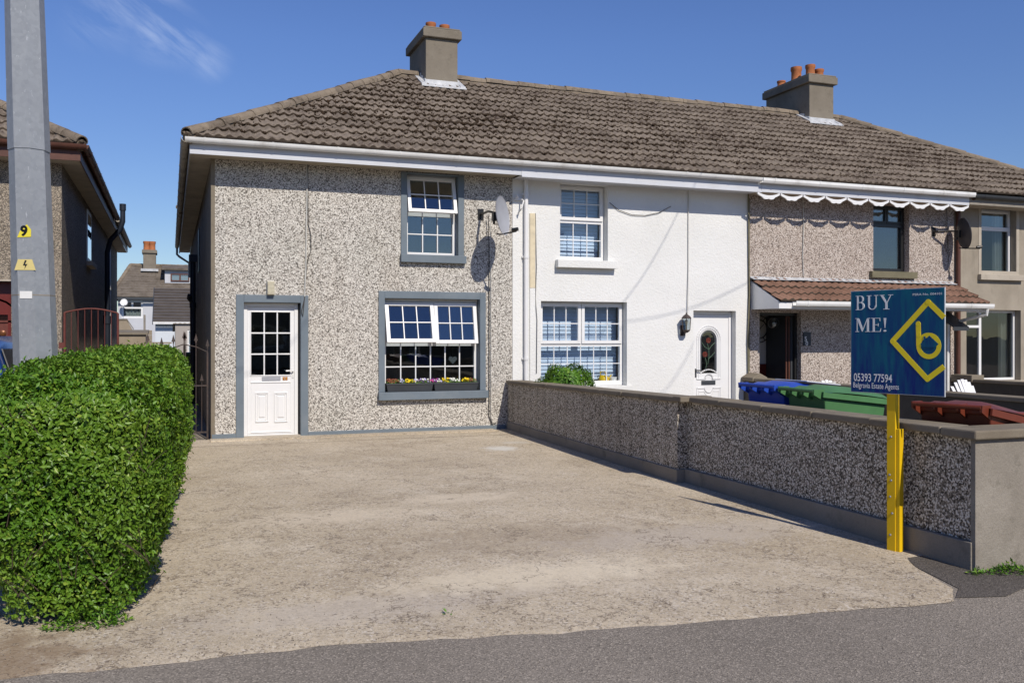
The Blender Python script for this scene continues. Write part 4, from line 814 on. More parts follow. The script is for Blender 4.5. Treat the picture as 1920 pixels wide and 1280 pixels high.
def letter(ch, x, z, hh, wd):
    L = SL(x, z, hh, wd)
    if ch == 'B':
        L.bx(.13,.30,.03,.97).bx(0,.5,0,.04).bx(0,.5,.96,1).bx(.28,.5,.5,.545); L.bowl(.5,.75,.33,.25,.17,.21,-PI/2,PI/2); L.bowl(.5,.27,.42,.27,.24,.23,-PI/2,PI/2)
    if ch == 'U':
        L.bx(.12,.28,.30,.97).bx(.76,.83,.30,.97).bx(0,.40,.96,1).bx(.62,.97,.96,1); L.bowl(.475,.30,.355,.30,.195+.05,.25,PI,2*PI)
    if ch == 'Y':
        L.P([(.06,.97),(.25,.97),(.58,.43),(.42,.43)]).P([(.80,.97),(.87,.97),(.575,.43),(.51,.43)]).bx(.42,.58,.03,.44).bx(0,.36,.96,1).bx(.64,1,.96,1).bx(.28,.72,0,.04)
    if ch == 'M':
        L.bx(.11,.155,.03,.97).P([(.11,.985),(.27,.985),(.53,.20),(.455,.02)]).P([(.80,.985),(.85,.985),(.50,.02),(.455,.02)]).bx(.79,.92,.03,.97).bx(.02,.25,0,.04).bx(.68,1,0,.04).bx(.02,.2,.96,1).bx(.84,1,.96,1)
    if ch == 'E':
        L.bx(.14,.33,.03,.97).bx(0,.86,.96,1).bx(0,.90,0,.04).bx(.3,.68,.485,.525).P([(.80,.96),(.86,.96),(.86,.76),(.83,.76)]).P([(.83,.04),(.90,.04),(.96,.25),(.93,.25)]).bx(.655,.69,.40,.61)
    if ch == '!':
        L.P([(.22,.98),(.62,.98),(.46,.27),(.38,.27)]); L.bowl(.42,.07,.22,.07,.001,.001,0,2*PI)
    obj('letter', L.m, M['signw'], bo)
xa, za = bpos(1605.5, 575); xb, zb2 = bpos(1676, 545); hL = zb2-za; tw = xb-xa
for ch, a, b in (('B', 0, .27), ('U', .30, .62), ('Y', .65, 1)): letter(ch, xa+a*tw, za, hL, (b-a)*tw)
xa, za = bpos(1604.5, 615.5); xb, zb2 = bpos(1664, 588.5); tw = xb-xa
for ch, a, b in (('M', 0, .48), ('E', .52, .84), ('!', .86, 1.06)): letter(ch, xa+a*tw, za, hL*.96, (b-a)*tw)
def signtext(body, px0, px1, py1, py0, mat='signw', bold=.0):
    xa, za = bpos(px0, py1); xb, zb2 = bpos(px1, py0); m = text_mb(body, 1, .0, 'LEFT', bold); X = [v[0] for v in m.v]; Z = [v[2] for v in m.v if True]
    sx = (xb-xa)/(max(X)-min(X)); sz = (zb2-za)/(max(Z)-min(Z)); m.v = [(xa+(x-min(X))*sx, YS-.0006, za+(z-min(Z))*sz) for x, y, z in m.v]; obj('lettering', m, M[mat], bo)
signtext('PSRA No. 004101', 1713, 1768, 547, 540, bold=.012); signtext('05393 77594', 1602, 1674, 707, 694, bold=.012); signtext('Belgravia Estate Agents', 1601, 1687, 722, 712, bold=.004)
# emblem: open diamond round a lower-case b whose bowl holds a small house
def stroke(m, pts, wd, closed=False, d=.0010):
    for i in range(len(pts)-1):
        (a, b), (c_, e) = pts[i], pts[i+1]; L_ = math.hypot(c_-a, e-b); nx, nz = -(e-b)/L_*wd/2, (c_-a)/L_*wd/2; dd = YS-d-.00015*i
        m.prism([(a+nx,b+nz),(c_+nx,e+nz),(c_-nx,e-nz),(a-nx,b-nz)], dd, YS+.001)
    for i in range(1, len(pts)-1): m.prism([(pts[i][0]+wd/2*math.cos(q*PI/8), pts[i][1]+wd/2*math.sin(q*PI/8)) for q in range(16)], YS-d-.0012, YS+.001)
L0, T0, B0 = bpos(1675, 632), bpos(1742, 558), bpos(1740.5, 702); R1, R2 = bpos(1771.5, 587), bpos(1769.5, 678)
m = MB(); stroke(m, [(BW-.004, R1[1]), T0, L0, B0, (BW-.004, R2[1])], .038); obj('diamond', m, M['yellow2'], bo)
cxb, czb = bpos(1743, 640); ro = bpos(1769, 640)[0]-cxb; ro = .093
m = MB(); K = 32
for i in range(K):
    a0, a1 = 2*PI*i/K, 2*PI*(i+1)/K; m.prism([(cxb+ro*math.cos(a0), czb+ro*math.sin(a0)),(cxb+ro*math.cos(a1), czb+ro*math.sin(a1)),(cxb+ro*.64*math.cos(a1), czb+ro*.64*math.sin(a1)),(cxb+ro*.64*math.cos(a0), czb+ro*.64*math.sin(a0))], YS-.0012, YS+.001)
sx0 = cxb-ro+.017; stroke(m, [(sx0, czb), (sx0-.001, czb+.08), (sx0-.003, bpos(1722, 599)[1])], .036, d=.0016); m.prism([(sx0-.003+.018*math.cos(q*PI/8), bpos(1722, 599)[1]+.018*math.sin(q*PI/8)) for q in range(16)], YS-.0022, YS+.001)
obj('letter_b', m, M['yellow2'], bo)
m = MB(); r_ = ro*.64; m.prism([(cxb-r_*1.02, czb+r_*.25),(cxb+r_*.1, czb+r_*1.22),(cxb+r_*1.25, czb+r_*.22),(cxb+r_*1.0, czb+r_*.0),(cxb+r_*.85, czb-.01),(cxb-r_*.85, czb-.01)], YS-.0030, YS-.0013).box(cxb-r_*.62, cxb-r_*.38, YS-.0034, YS-.0014, czb+r_*.5, czb+r_*1.12); obj('house_cutout', m, M['signblue'], bo)
# ================================================================== wheelie bins
def bin_(loc, rz, mat, label, lift=0, lidm=None, zs=1.085):
    t = thing('wheelie_bin', loc, label, 'bin', 'wheelie bins behind the low wall', rz, True); SZ = lambda q: q.xf(Matrix.Diagonal((1,1,zs,1)))
    b0 = [(-.24,-.22,.06),(.22,-.22,.06),(.22,.22,.06),(-.24,.22,.06)]; b1 = [(-.33,-.28,.94),(.33,-.28,.90),(.33,.28,.90),(-.33,.28,.94)]
    m = MB(); m.hexa(b0, b1); m.hexa([(-.35,-.30,.93),(.35,-.30,.885),(.35,.30,.885),(-.35,.30,.93)], [(-.35,-.30,.965),(.35,-.30,.92),(.35,.30,.92),(-.35,.30,.965)])
    for k in range(5): y = -.2+.1*k; m.box(.20+.05,.335,y-.01,y+.01,.80,.884)
    SZ(m); obj('bin_body', m, M[mat], t, bevel=.012)
    L = Matrix.Translation((-.36, 0, .98)) @ Matrix.Rotation(R(6-lift), 4, 'Y')
    m = MB(); n = 8; V = []; F = []
    for i in range(n+1):
        for j in range(7):
            x = .80*i/n; y = -.31+.62*j/6; e = min(i, n-i, j, 6-j); z = .055*min(1, e/1.6)+.012*math.sin(PI*i/n)
            V.append((x, y, z))
    for i in range(n):
        for j in range(6): q = i*7+j; F.append((q, q+7, q+8, q+1))
    m.add(V, F); m.box(0,.80,-.31,-.295,-.045,.0); m.box(0,.80,.295,.31,-.045,.0); m.box(.785,.80,-.295,.295,-.045,.0); m.box(.80,.835,-.18,.18,-.035,-.02); m.xf(L); SZ(m); obj('lid', m, M[lidm or mat], t, autos=50)
    m = MB(); m.tube([(-.43,-.27,.985),(-.43,.27,.985)], .017, 8)
    for y in (-.27, -.09, .09, .27): m.hexa([(-.44,y-.008,.955),(-.33,y-.008,.90),(-.33,y+.008,.90),(-.44,y+.008,.955)], [(-.44,y-.012,1.0),(-.33,y-.012,1.0),(-.33,y+.012,1.0),(-.44,y+.012,1.0)])
    SZ(m); obj('handle', m, M[mat], t, autos=50)
    for y in (-.27, .27):
        m = MB().lathe([(.02,y-.025),(.10,y-.025),(.10,y+.025),(.02,y+.025)], (-.27,0,.10), 20, 'y'); wv = obj('wheel', m, M['rubber'], t, autos=40)
    obj('axle', MB().tube([(-.27,-.25,.10),(-.27,.25,.10)], .012, 8), M['steel'], t)
    return t
bb = bin_((5.80, 7.60, 0), R(2), 'binblue', 'blue wheelie bin behind the low wall, nearest the white door')
obj('lid_panel', MB().hexa([(-.02,-.24,1.108),(.40,-.24,1.065),(.40,.24,1.065),(-.02,.24,1.108)], [(-.02,-.24,1.118),(.40,-.24,1.075),(.40,.24,1.075),(-.02,.24,1.118)]), M['white_obj'], bb, bevel=.004)  # white panel on top of the blue lid
bin_((5.82, 6.98, 0), R(-3), 'bingreen', 'green wheelie bin beside the blue one behind the low wall', zs=1.075)
bin_((5.78, 5.32, -.03), R(12), 'binbrown', 'red-brown wheelie bin right of the yellow sign post', -4)
# ================================================================== adirondack garden chairs
def chair(loc, rz, label):
    t = thing('garden_chair', loc, label, 'chair', 'white slatted garden chairs', rz, True)
    m = MB()
    for k in range(7):
        a = (k-3); top = .88-.012*a*a; x = a*.066
        m.hexa([(x*.8-.028,.16,.30),(x*.8+.028,.16,.30),(x*.8+.028,.175,.30),(x*.8-.028,.175,.30)], [(x*1.12-.031,.40,top),(x*1.12+.031,.40,top),(x*1.12+.031,.415,top),(x*1.12-.031,.415,top)])
    obj('backrest', m, M['upvc'], t, bevel=.004)
    m = MB()
    for k in range(6): m.box(-.25,.25,-.30+k*.08,-.235+k*.08,.33-k*.012,.348-k*.012)
    obj('seat', m, M['upvc'], t)
    for s in (-1, 1):
        obj('arm', MB().box(s*.33-.06, s*.33+.06, -.36, .30, .54, .56), M['upvc'], t, bevel=.004)
        obj('leg', MB().box(s*.28-.012, s*.28+.012, -.33, -.24, 0, .54), M['upvc'], t); obj('leg', MB().hexa([(s*.28-.012,.38,0),(s*.28+.012,.38,0),(s*.28+.012,.50,0),(s*.28-.012,.50,0)], [(s*.28-.012,-.1,.33),(s*.28+.012,-.1,.33),(s*.28+.012,0,.33),(s*.28-.012,0,.33)]), M['upvc'], t)
chair((11.62, 10.6, 0), R(4), 'white slatted garden chair right of the sign, behind the dark wall')
chair((11.10, 13.25, 0), R(-10), 'white slatted garden chair mostly hidden behind the blue sign')
bpy.data.objects['garden_chair.001'].scale = (1, 1, .86)
# ================================================================== satellite dishes
def dish(mount, centre, lnb, r, mat, matarm, label, group='satellite dishes on the house fronts', nrm=(.76,-.64,.10)):
    t = thing('satellite_dish', mount, label, 'satellite dish', group)
    n = Vector(nrm).normalized(); q = n.to_track_quat('Z', 'Y').to_matrix().to_4x4(); c_ = Vector(centre)
    pr = [(r*i/8*.92, .10*r*2*((i/8)**2)*.8) for i in range(9)]; prof = pr+[(r*.93+.004, pr[-1][1]+.006)]+[(a, b-.008) for a, b in reversed(pr)]
    m = MB().lathe(prof, n=36, caps=False); m.v = [(x, y*1.08, z) for x, y, z in m.v]; m.xf(Matrix.Translation(c_) @ q); obj('reflector', m, M[mat], t, autos=40)
    mv = Vector(mount); b = c_-n*.06
    m = MB(); m.box(mv.x-.05, mv.x+.05, mv.y-.012, mv.y, mv.z-.09, mv.z+.09); m.tube([mv+Vector((0,-.01,0)), mv+Vector((0,-.12,.0)), Vector((b.x-.05, max(mv.y-.4, b.y+.05), mv.z)), b+Vector((-.03,.02,.06)), b+Vector((-.03,.02,-.12))], .02, 8); m.box(b.x-.06,b.x+.02,b.y-.04,b.y+.05,b.z-.07,b.z+.07); obj('bracket', m, M[matarm], t, autos=40)
    lv = Vector(lnb); m = MB(); m.tube([c_-n*.05+Vector((0,0,-r*.9)), c_-n*-.02+Vector((0,0,-r*.95)), lv+Vector((0,0,-.03))], .012, 8); m.tube([lv+n*.03, lv-n*.07], .03, 10); obj('feed_arm', m, M[matarm], t, autos=40)
    return t
mt = (FX(901, YF), YF, FZ(901, 402, YF)); c1 = (FX(937, 13.72), 13.72, FZ(937, 405, 13.72)); l1 = (FX(968, 13.40), 13.40, FZ(968, 430, 13.40))
dish(mt, c1, l1, .31, 'dishgrey', 'black', 'light grey satellite dish beside the upper window of the grey pebbledash house')
mt = (FX(1750, YF), YF, FZ(1750, 435, YF)); c1 = (FX(1803, 14.05), 14.05, FZ(1803, 438, 14.05)); l1 = (FX(1838, 13.75), 13.75, FZ(1838, 463, 13.75))
dish(mt, c1, l1, .31, 'dishdark', 'black', 'dark satellite dish above the tiled porch canopy near the brown pipe', nrm=(.92,-.34,.12))
# ================================================================== wall lights
t = thing('wall_light', (FX(507.5, YF), YF, FZ(507, 540, YF)), 'cream oblong bulkhead light above the door numbered 52', 'light')
p0, p1, q0, q1 = RC(500, 515, 552, 526, YF-.04); m = MB().box(p0, p1, YF-.05, YF-.001, q0-.01, q1+.0); obj('backplate', m, M['curtain'], t, bevel=.01)
m = MB().box(p0+.008, p1-.008, YF-.10, YF-.051, q0, q1-.01)
for k in range(9): z = q0+.02+k*(q1-q0-.05)/8; m.box(p0+.014, p1-.014, YF-.104, YF-.099, z, z+.008)
for k in range(4): x = p0+.02+k*(p1-p0-.045)/3; m.box(x, x+.005, YF-.1035, YF-.0985, q0+.01, q1-.02)
obj('lens', m, M['lampgl'], t, bevel=.006)
lx, lz = FX(1287, YF-.15), FZ(1287, 606, YF-.15)
t = thing('wall_lantern', (lx, YF-.02, lz), 'black glass lantern on the white wall left of the arched-glass door', 'light')
yl = YF-.15; m = MB(); K = 6
m.lathe([(.095,lz+.085),(.10,lz+.095),(.07,lz+.13),(.03,lz+.155),(.012,lz+.165),(.018,lz+.178),(.004,lz+.195)], (lx,yl,0), K); obj('cap', m, M['iron'], t)
m = MB(); m.lathe([(.02,lz-.17),(.05,lz-.15),(.075,lz-.13),(.075,lz-.115)], (lx,yl,0), K); m.tube([(lx,yl,lz-.14),(lx,YF-.06,lz-.20),(lx,YF-.02,lz-.15)], .014, 8); m.box(lx-.045, lx+.045, YF-.04, YF-.016, lz-.22, lz-.03)
for k in range(K):
    a = 2*PI*k/K; m.tube([(lx+.072*math.cos(a), yl+.072*math.sin(a), lz-.115), (lx+.088*math.cos(a), yl+.088*math.sin(a), lz+.085)], .006, 5)
obj('cage', m, M['iron'], t, autos=40)
m = MB().lathe([(.066,lz-.114),(.082,lz+.084)], (lx,yl,0), K); obj('glass', m, M['glass'], t)
m = MB().lathe([(.012,lz-.114),(.014,lz-.03),(.03,lz+.02),(.022,lz+.06)], (lx,yl,0), 10); obj('bulb', m, M['lampgl'], t, autos=60)
# ================================================================== flower troughs
def scatter_leaves(P, N_, size, asp=.5, seed=1, up=.35, wild=.8, fold=.25, sizes=None):
    r2 = np.random.default_rng(seed); k = len(P); P = np.asarray(P, float); N_ = np.asarray(N_, float)
    nn = N_+wild*r2.normal(0, 1, (k, 3))*.6; nn /= np.linalg.norm(nn, axis=1)[:, None]
    d = r2.normal(0, 1, (k, 3)); d[:, 2] += up; d += .5*N_; d -= nn*np.sum(d*nn, 1)[:, None]; d /= np.linalg.norm(d, axis=1)[:, None]
    s = np.cross(nn, d); sz = (sizes if sizes is not None else size*r2.uniform(.6, 1.25, k))[:, None]; w_ = sz*asp/2
    V = np.stack([P, P+d*sz*.5-nn*w_*fold*1.5, P+d*sz, P+d*sz*.45+s*w_+nn*w_*fold, P+d*sz*.45-s*w_+nn*w_*fold], 1).reshape(-1, 3)
    f = np.array([(0, 3, 2, 1), (0, 1, 2, 4)]); F = (f[None]+5*np.arange(k)[:, None, None]).reshape(-1, 4); return V, F
petal = {c_: plain('petal_'+c_, v_, .6, 0, .2, .1, 20, 0) for c_, v_ in dict(yellow=(.80,.56,.02), white=(.72,.72,.66), purple=(.16,.05,.22), pink=(.45,.07,.22), rust=(.22,.07,.04), lilac=(.45,.42,.62)).items()}
def trough(l, r, label, flowers, seed):
    yb = YF+.03; p0, p1, q0, q1 = RC(l, r, 734, 717, yb-.07); zt = lb52+.135; z0_ = lb52+.004
    t = thing('window_box', ((p0+p1)/2, yb, z0_), label, 'flower box', 'flower troughs on the window sill')
    m = MB(); m.hexa([(p0+.02,yb-.06,z0_),(p1-.02,yb-.06,z0_),(p1-.02,yb+.06,z0_),(p0+.02,yb+.06,z0_)], [(p0,yb-.08,zt-.02),(p1,yb-.08,zt-.02),(p1,yb+.08,zt-.02),(p0,yb+.08,zt-.02)]); frame_ = MB(); m.box(p0-.006,p1+.006,yb-.088,yb-.07,zt-.022,zt); m.box(p0-.006,p1+.006,yb+.07,yb+.088,zt-.022,zt); m.box(p0-.006,p0+.012,yb-.07,yb+.07,zt-.022,zt); m.box(p1-.012,p1+.006,yb-.07,yb+.07,zt-.022,zt); obj('trough', m, M['greyfr'], t, bevel=.003)
    obj('soil', MB().box(p0+.013,p1-.013,yb-.069,yb+.069,zt-.019,zt-.006), M['soil'], t)
    r2 = np.random.default_rng(seed); k = 420; P = np.stack([r2.uniform(p0+.01,p1-.01,k), r2.uniform(yb-.08,yb+.07,k), zt+r2.uniform(-.01,.045,k)], 1); Nn = np.tile([0,-.4,1.], (k,1)); V, F = scatter_leaves(P, Nn, .032, .5, seed)
    npmesh('foliage', V, F, M['leaf2'], t)
    for cn, spans in flowers.items():
        V = []; F = []
        for (a, b, num) in spans:
            for q in range(num):
                x = p0+(p1-p0)*random.uniform(a, b); y = yb+random.uniform(-.08, .04); z = zt+random.uniform(.02, .065); c_ = Vector((x, y, z)); nrm = Vector((random.uniform(-.4,.4), -1, random.uniform(.1,.8))).normalized(); u_ = nrm.orthogonal().normalized(); v_ = nrm.cross(u_); rr = random.uniform(.012, .020); base = len(V); V.append(tuple(c_+nrm*.0)); 
                for j in range(10): a_ = 2*PI*j/10; k_ = rr*(1 if j % 2 else .62); V.append(tuple(c_+u_*math.cos(a_)*k_+v_*math.sin(a_)*k_+nrm*.008))
                for j in range(10): F.append((base, base+1+j, base+1+(j+1) % 10))
        npmesh(cn+'_flowers', V, F, petal[cn], t)
lb52 = RC(721, 899.7, 733, 560, YF)[2]
trough(725, 812, 'dark flower trough at the left of the sill, with one yellow clump', {'rust': [(.02,.26,34)], 'lilac': [(.26,.42,9),(.6,.95,14)], 'yellow': [(.42,.62,22)], 'white': [(.66,.9,9)], 'purple': [(.62,1,12)], 'pink': [(.93,1,6)]}, 3)
trough(814, 896, 'dark flower trough at the right of the sill, with white and yellow pansies', {'white': [(.38,.60,26),(.05,.15,5)], 'yellow': [(.18,.36,14),(.64,.8,22)], 'purple': [(.0,.15,10)], 'rust': [(.82,.98,14)], 'lilac': [(.02,.2,7)], 'pink': [(0,.06,4)]}, 4)
hx, hz = FX(848.7, YW+.1), FZ(848.7, 674, YW+.1); t = thing('hanging_heart', (hx, YW+.1, hz), 'pale heart ornament hanging inside the lower window of the grey house', 'ornament')
m = MB(); pts = []
for i in range(24): a = 2*PI*i/24; pts.append((hx+.0046*16*math.sin(a)**3, hz+.0046*(13*math.cos(a)-5*math.cos(2*a)-2*math.cos(3*a)-math.cos(4*a))))
m.prism(pts, YW+.09, YW+.105); obj('heart', m, M['dishgrey'], t, bevel=.003); obj('string', MB().tube([(hx, YW+.0975, hz+.03), (hx, YW+.0975, hz+.30)], .0025, 5), M['cablew'], t)
# things on the white house's window board
zb_ = RC(1013.7, 1174.7, 724, 565.3, YF)[2]+.031
def shelf_item(name, px, label, cat, parts):
    x = FX(px, YW+.14); t = thing(name, (x, YW+.14, zb_), label, cat)
    for nm_, prof, mt_ in parts: obj(nm_, MB().lathe([(r_, zb_+z_) for r_, z_ in prof], (x, YW+.14, 0), 18), M[mt_], t, autos=40)
    return x, t
x, t = shelf_item('plant_pot', 1104, 'small white pot with greenery behind the white house window', 'plant pot', [('pot', [(.05,0),(.065,.13),(.07,.14)], 'white_obj')])
P = np.stack([rng.normal(x,.03,90), rng.normal(YW+.14,.03,90), zb_+.14+rng.uniform(0,.10,90)],1); V, F = scatter_leaves(P, np.tile([0,-.3,1.],(90,1)), .05, .3, 8); npmesh('foliage', V, F, M['leaf2'], t)
x, t = shelf_item('watering_can', 1132, 'yellow watering can behind the white house window', 'watering can', [('can', [(.085,0),(.10,.05),(.085,.11),(.05,.14)], 'yel_obj')])
obj('spout', MB().tube([(x+.08,YW+.14,zb_+.05),(x+.15,YW+.14,zb_+.15)], .02, 8, r2=.012), M['yel_obj'], t, autos=40); obj('handle', MB().tube([(x-.06,YW+.14,zb_+.12),(x-.07,YW+.14,zb_+.2),(x+.02,YW+.14,zb_+.21),(x+.05,YW+.14,zb_+.13)], .008, 6), M['yel_obj'], t, autos=40)
shelf_item('cup', 1149, 'plain white cup at the right end of the white house window board', 'cup', [('cup', [(.06,0),(.075,.10),(.075,.11)], 'white_obj')])
# clock and glass lamp in the porch hall
cx_, cz_ = FX(1424, YF+.93), FZ(1424, 617, YF+.93); t = thing('wall_clock', (cx_, YF+.935, cz_), 'round black skeleton clock on the wall inside the open doorway', 'clock')
m = MB()
for rr in (.27, .19): m.lathe([(rr-.018,YF+.93),(rr,YF+.93),(rr,YF+.94),(rr-.018,YF+.94),(rr-.018,YF+.93)], (cx_,0,cz_), 32, 'y', caps=False)
for k in range(12): a = k*PI/6; m.tube([(cx_+.18*math.cos(a),YF+.935,cz_+.18*math.sin(a)),(cx_+.26*math.cos(a),YF+.935,cz_+.26*math.sin(a))], .009, 5)
m.tube([(cx_,YF+.925,cz_),(cx_+.1,YF+.925,cz_+.1)], .006, 5); m.tube([(cx_,YF+.925,cz_),(cx_-.03,YF+.925,cz_+.16)], .006, 5); obj('clock_face', m, M['black'], t)
gx, gz = FX(1451, YF+.5), FZ(1451, 606, YF+.5); t = thing('pendant_lamp', (gx, YF+.5, gz), 'clear glass globe lamp hanging inside the open doorway', 'lamp')
obj('globe', MB().lathe([(.11*math.sin(PI*i/12)+.002, gz-.11*math.cos(PI*i/12)) for i in range(13)], (gx,YF+.5,0), 20), M['glass'], t, smooth=True); obj('bulb', MB().lathe([(.035*math.sin(PI*i/8)+.001, gz-.02-.045*math.cos(PI*i/8)) for i in range(9)], (gx,YF+.5,0), 14), M['white_obj'], t, smooth=True); obj('cord', MB().tube([(gx,YF+.5,gz+.1),(gx,YF+.5,2.2)], .006, 5), M['black'], t)
# ================================================================== cables on the fronts
def cable(pts, r, mat, label, Y=None):
    p = [(FX(a, Y0), Y0, FZ(a, b, Y0)) for a, b, Y0 in pts]; o = obj('cable', MB().tube(p, r, 7), M[mat], None, autos=60); tag(o, label, 'cable'); return o
y_ = YF-.02
cable([(575,300,y_),(576,340,y_),(574.5,420,y_),(573.5,500,y_),(571,556,y_-.01)], .011, 'cablew', 'pale vertical cable running down to the door surround of house 52')
cable([(577,300,y_-.01),(578,420,y_),(583,440,y_),(583,470,y_),(576,490,y_),(571,560,y_-.01),(565,585,y_-.02),(568,592,y_-.02),(571,560,y_-.02)], .006, 'cable', 'thin dark loose cable looping beside the pale one on house 52')
cable([(916,405,y_-.06),(917,500,y_),(917,600,y_),(917,700,y_),(917,780,y_),(922,795,y_),(931,792,y_)], .007, 'cable', 'dark cable dropping from the grey dish to the ground')
cable([(919.5,410,y_-.06),(920.5,500,y_),(920.5,600,y_),(920.5,700,y_),(920.5,780,y_),(925,797,y_),(932,794,y_)], .006, 'cablew', 'pale cable beside the dark one below the grey dish')
cable([(1291,342,y_-.015),(1290.5,420,y_-.015),(1290.5,500,y_-.015),(1289,590,y_-.03)], .008, 'cablew', 'grey cable running down the white wall to the lantern')
cable([(1143,380,y_-.015),(1160,394,y_-.015),(1185,403,y_-.015),(1210,404,y_-.015),(1235,399,y_-.015),(1258,387,y_-.015)], .006, 'cable', 'dark cable sagging across the white wall below the eaves')
cable([(1004,400,y_-.02),(1006,500,y_-.015),(1004,560,y_-.015),(1007,600,y_-.015),(1006,700,y_-.015)], .005, 'cable', 'thin dark cable beside the timber strip on the white wall')
cable([(1403,362,y_-.03),(1404,450,y_-.03),(1405,550,y_-.03),(1402,640,y_-.03),(1403,700,y_-.03)], .014, 'tan', 'thick olive cable down the joint between white and pinkish houses')
cable([(1505,364,y_),(1507,420,y_),(1505,480,y_),(1507,518,y_)], .008, 'cablew', 'white wavy cable down to the porch canopy')
cable([(1775,385,y_),(1776,430,y_),(1778,480,y_),(1782,530,y_)], .006, 'cable', 'dark cable hanging below the dark satellite dish')
# white insulator bracket at the joint of the two houses
bx, bz = FX(968, YF-.05), FZ(968, 372, YF-.05); t = thing('cable_bracket', (bx, YF, bz), 'white metal cable bracket at the top corner of the white house', 'bracket')
m = MB().box(bx-.03, bx+.09, YF-.06, YF-.016, bz-.03, bz+.01); m.tube([(bx+.08,YF-.05,bz),(bx+.09,YF-.16,bz-.05),(bx+.05,YF-.17,bz-.18),(bx+.03,YF-.05,bz-.25)], .012, 7); m.lathe([(.02,bz+.0),(.03,bz+.03),(.015,bz+.06)], (bx,YF-.09,0), 10); obj('arm', m, M['upvc'], t, autos=40)
# ================================================================== hedge
def rbox(k, x0, x1, y0, y1, z0, z1, r, seed, nearw=None):
    r2 = np.random.default_rng(seed); L = np.array([x1-x0, y1-y0, z1-z0]); A = np.array([L[1]*L[2], L[1]*L[2], L[0]*L[2], L[0]*L[2], L[0]*L[1]*1.15]); f = r2.choice(5, k, p=A/A.sum())
    P = r2.uniform(0, 1, (k, 3))*L+np.array([x0, y0, z0]); P[f == 0, 0] = x0; P[f == 1, 0] = x1; P[f == 2, 1] = y0; P[f == 3, 1] = y1; P[f == 4, 2] = z1
    lo = np.array([x0+r, y0+r, z0-1]); hi = np.array([x1-r, y1-r, z1-r]); q = np.clip(P, lo, hi); n = P-q; n /= np.linalg.norm(n, axis=1)[:, None]; S = q+n*r
    return S, n
HX0, HX1, HY0, HY1, HZ = -.92, .20, 5.36, 13.4, 1.345
def hedge_warp(S, n, depth):
    z = S[:, 2]; tz = np.clip(z/.6, 0, 1); s = .70+.30*(tz*tz*(3-2*tz)); xc = -.42
    b = .030*np.sin(S[:, 1]*4.1+S[:, 2]*5.3)+.022*np.sin(S[:, 0]*9+S[:, 1]*9.7+1)+.016*np.sin(S[:, 2]*17+S[:, 1]*15.1)+.012*np.sin(S[:,0]*31+S[:,1]*27)
    S = S+n*(b+depth)[:, None]; xr = np.interp(S[:, 1], [5.2, 6.5, 9, 13.4], [-.10, .0, .12, .20]); xl = np.interp(S[:, 1], [5.2, 13.4], [-1.06, -.86])
    u = (S[:, 0]-HX0)/(HX1-HX0); X = xl+u*(xr-xl); S[:, 0] = xc+(X-xc)*s; S[:, 1] = np.where(S[:, 1] < 6, 6+(S[:, 1]-6)*(.72+.28*tz), S[:, 1])
    S[:, 2] += np.interp(S[:, 1], [5.2, 6.2, 13.4], [-.05, -.01, .03]) * np.clip(z, 0, 1)
    return S
t = thing('hedge', (-.4, 9, 0), 'clipped bright green privet hedge along the left of the driveway', 'hedge')
kk = 540000; S, n = rbox(kk, HX0, HX1, HY0, HY1, .02, HZ, .34, 5); r2 = np.random.default_rng(9)
keep = r2.random(kk) < np.clip(1.15/(1+(S[:, 1]-5.2)/2.6), .22, 1); keep &= ~((S[:, 0] < -.75) & (r2.random(kk) < .5)); keep &= ~((S[:, 2] < .25) & (r2.random(kk) < .6))
gapn = np.sin(S[:, 0]*23+S[:, 2]*19+2*np.sin(S[:, 0]*7))*np.sin(S[:, 1]*21+S[:, 2]*13+S[:, 0]*9); gap2 = np.sin(S[:, 0]*47+S[:, 1]*31)*np.sin(S[:, 2]*53+S[:, 1]*17+3)
keep &= ~(((gapn > .45) | (gap2 > .6)) & (r2.random(kk) < .8*np.clip(1.25-S[:, 2]/1.5, .25, 1)))
hd = np.sqrt(((S[:, 0]+.72)/.13)**2+((S[:, 2]-.62)/.05)**2+((S[:, 1]-5.4)/.3)**2); keep &= ~((hd < 1.2) & (r2.random(kk) < .9))
S, n = S[keep], n[keep]; dep = -r2.exponential(.035, len(S)).clip(0, .14)+r2.random(len(S))*.02; shoot = r2.random(len(S)) < .02; dep[shoot] += r2.uniform(.02, .07, shoot.sum())
S = hedge_warp(S, n, dep); V, F = scatter_leaves(S, n, .036, .52, 21, up=.5, wild=.95, sizes=.032*r2.uniform(.55, 1.3, len(S))*np.interp(S[:, 1], [5, 9, 13], [1, 1.15, 1.35]))
npmesh('foliage', V, F, M['leaf'], t); print('leaves', len(S))
nn = 40; gx_ = []; 
S2, n2 = [], []
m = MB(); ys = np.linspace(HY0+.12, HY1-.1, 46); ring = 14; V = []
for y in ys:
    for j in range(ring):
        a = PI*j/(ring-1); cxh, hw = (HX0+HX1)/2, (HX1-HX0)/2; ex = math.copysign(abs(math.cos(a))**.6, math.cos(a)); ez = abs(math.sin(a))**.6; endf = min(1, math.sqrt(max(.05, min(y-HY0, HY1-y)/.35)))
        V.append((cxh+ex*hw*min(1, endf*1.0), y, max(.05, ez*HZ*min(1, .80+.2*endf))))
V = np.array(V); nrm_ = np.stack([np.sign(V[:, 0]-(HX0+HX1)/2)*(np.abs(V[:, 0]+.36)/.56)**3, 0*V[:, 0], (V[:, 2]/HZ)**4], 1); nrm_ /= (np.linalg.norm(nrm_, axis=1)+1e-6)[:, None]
V = hedge_warp(V, nrm_, np.full(len(V), -.115)); F = [(i*ring+j, i*ring+j+1, (i+1)*ring+j+1, (i+1)*ring+j) for i in range(len(ys)-1) for j in range(ring-1)]
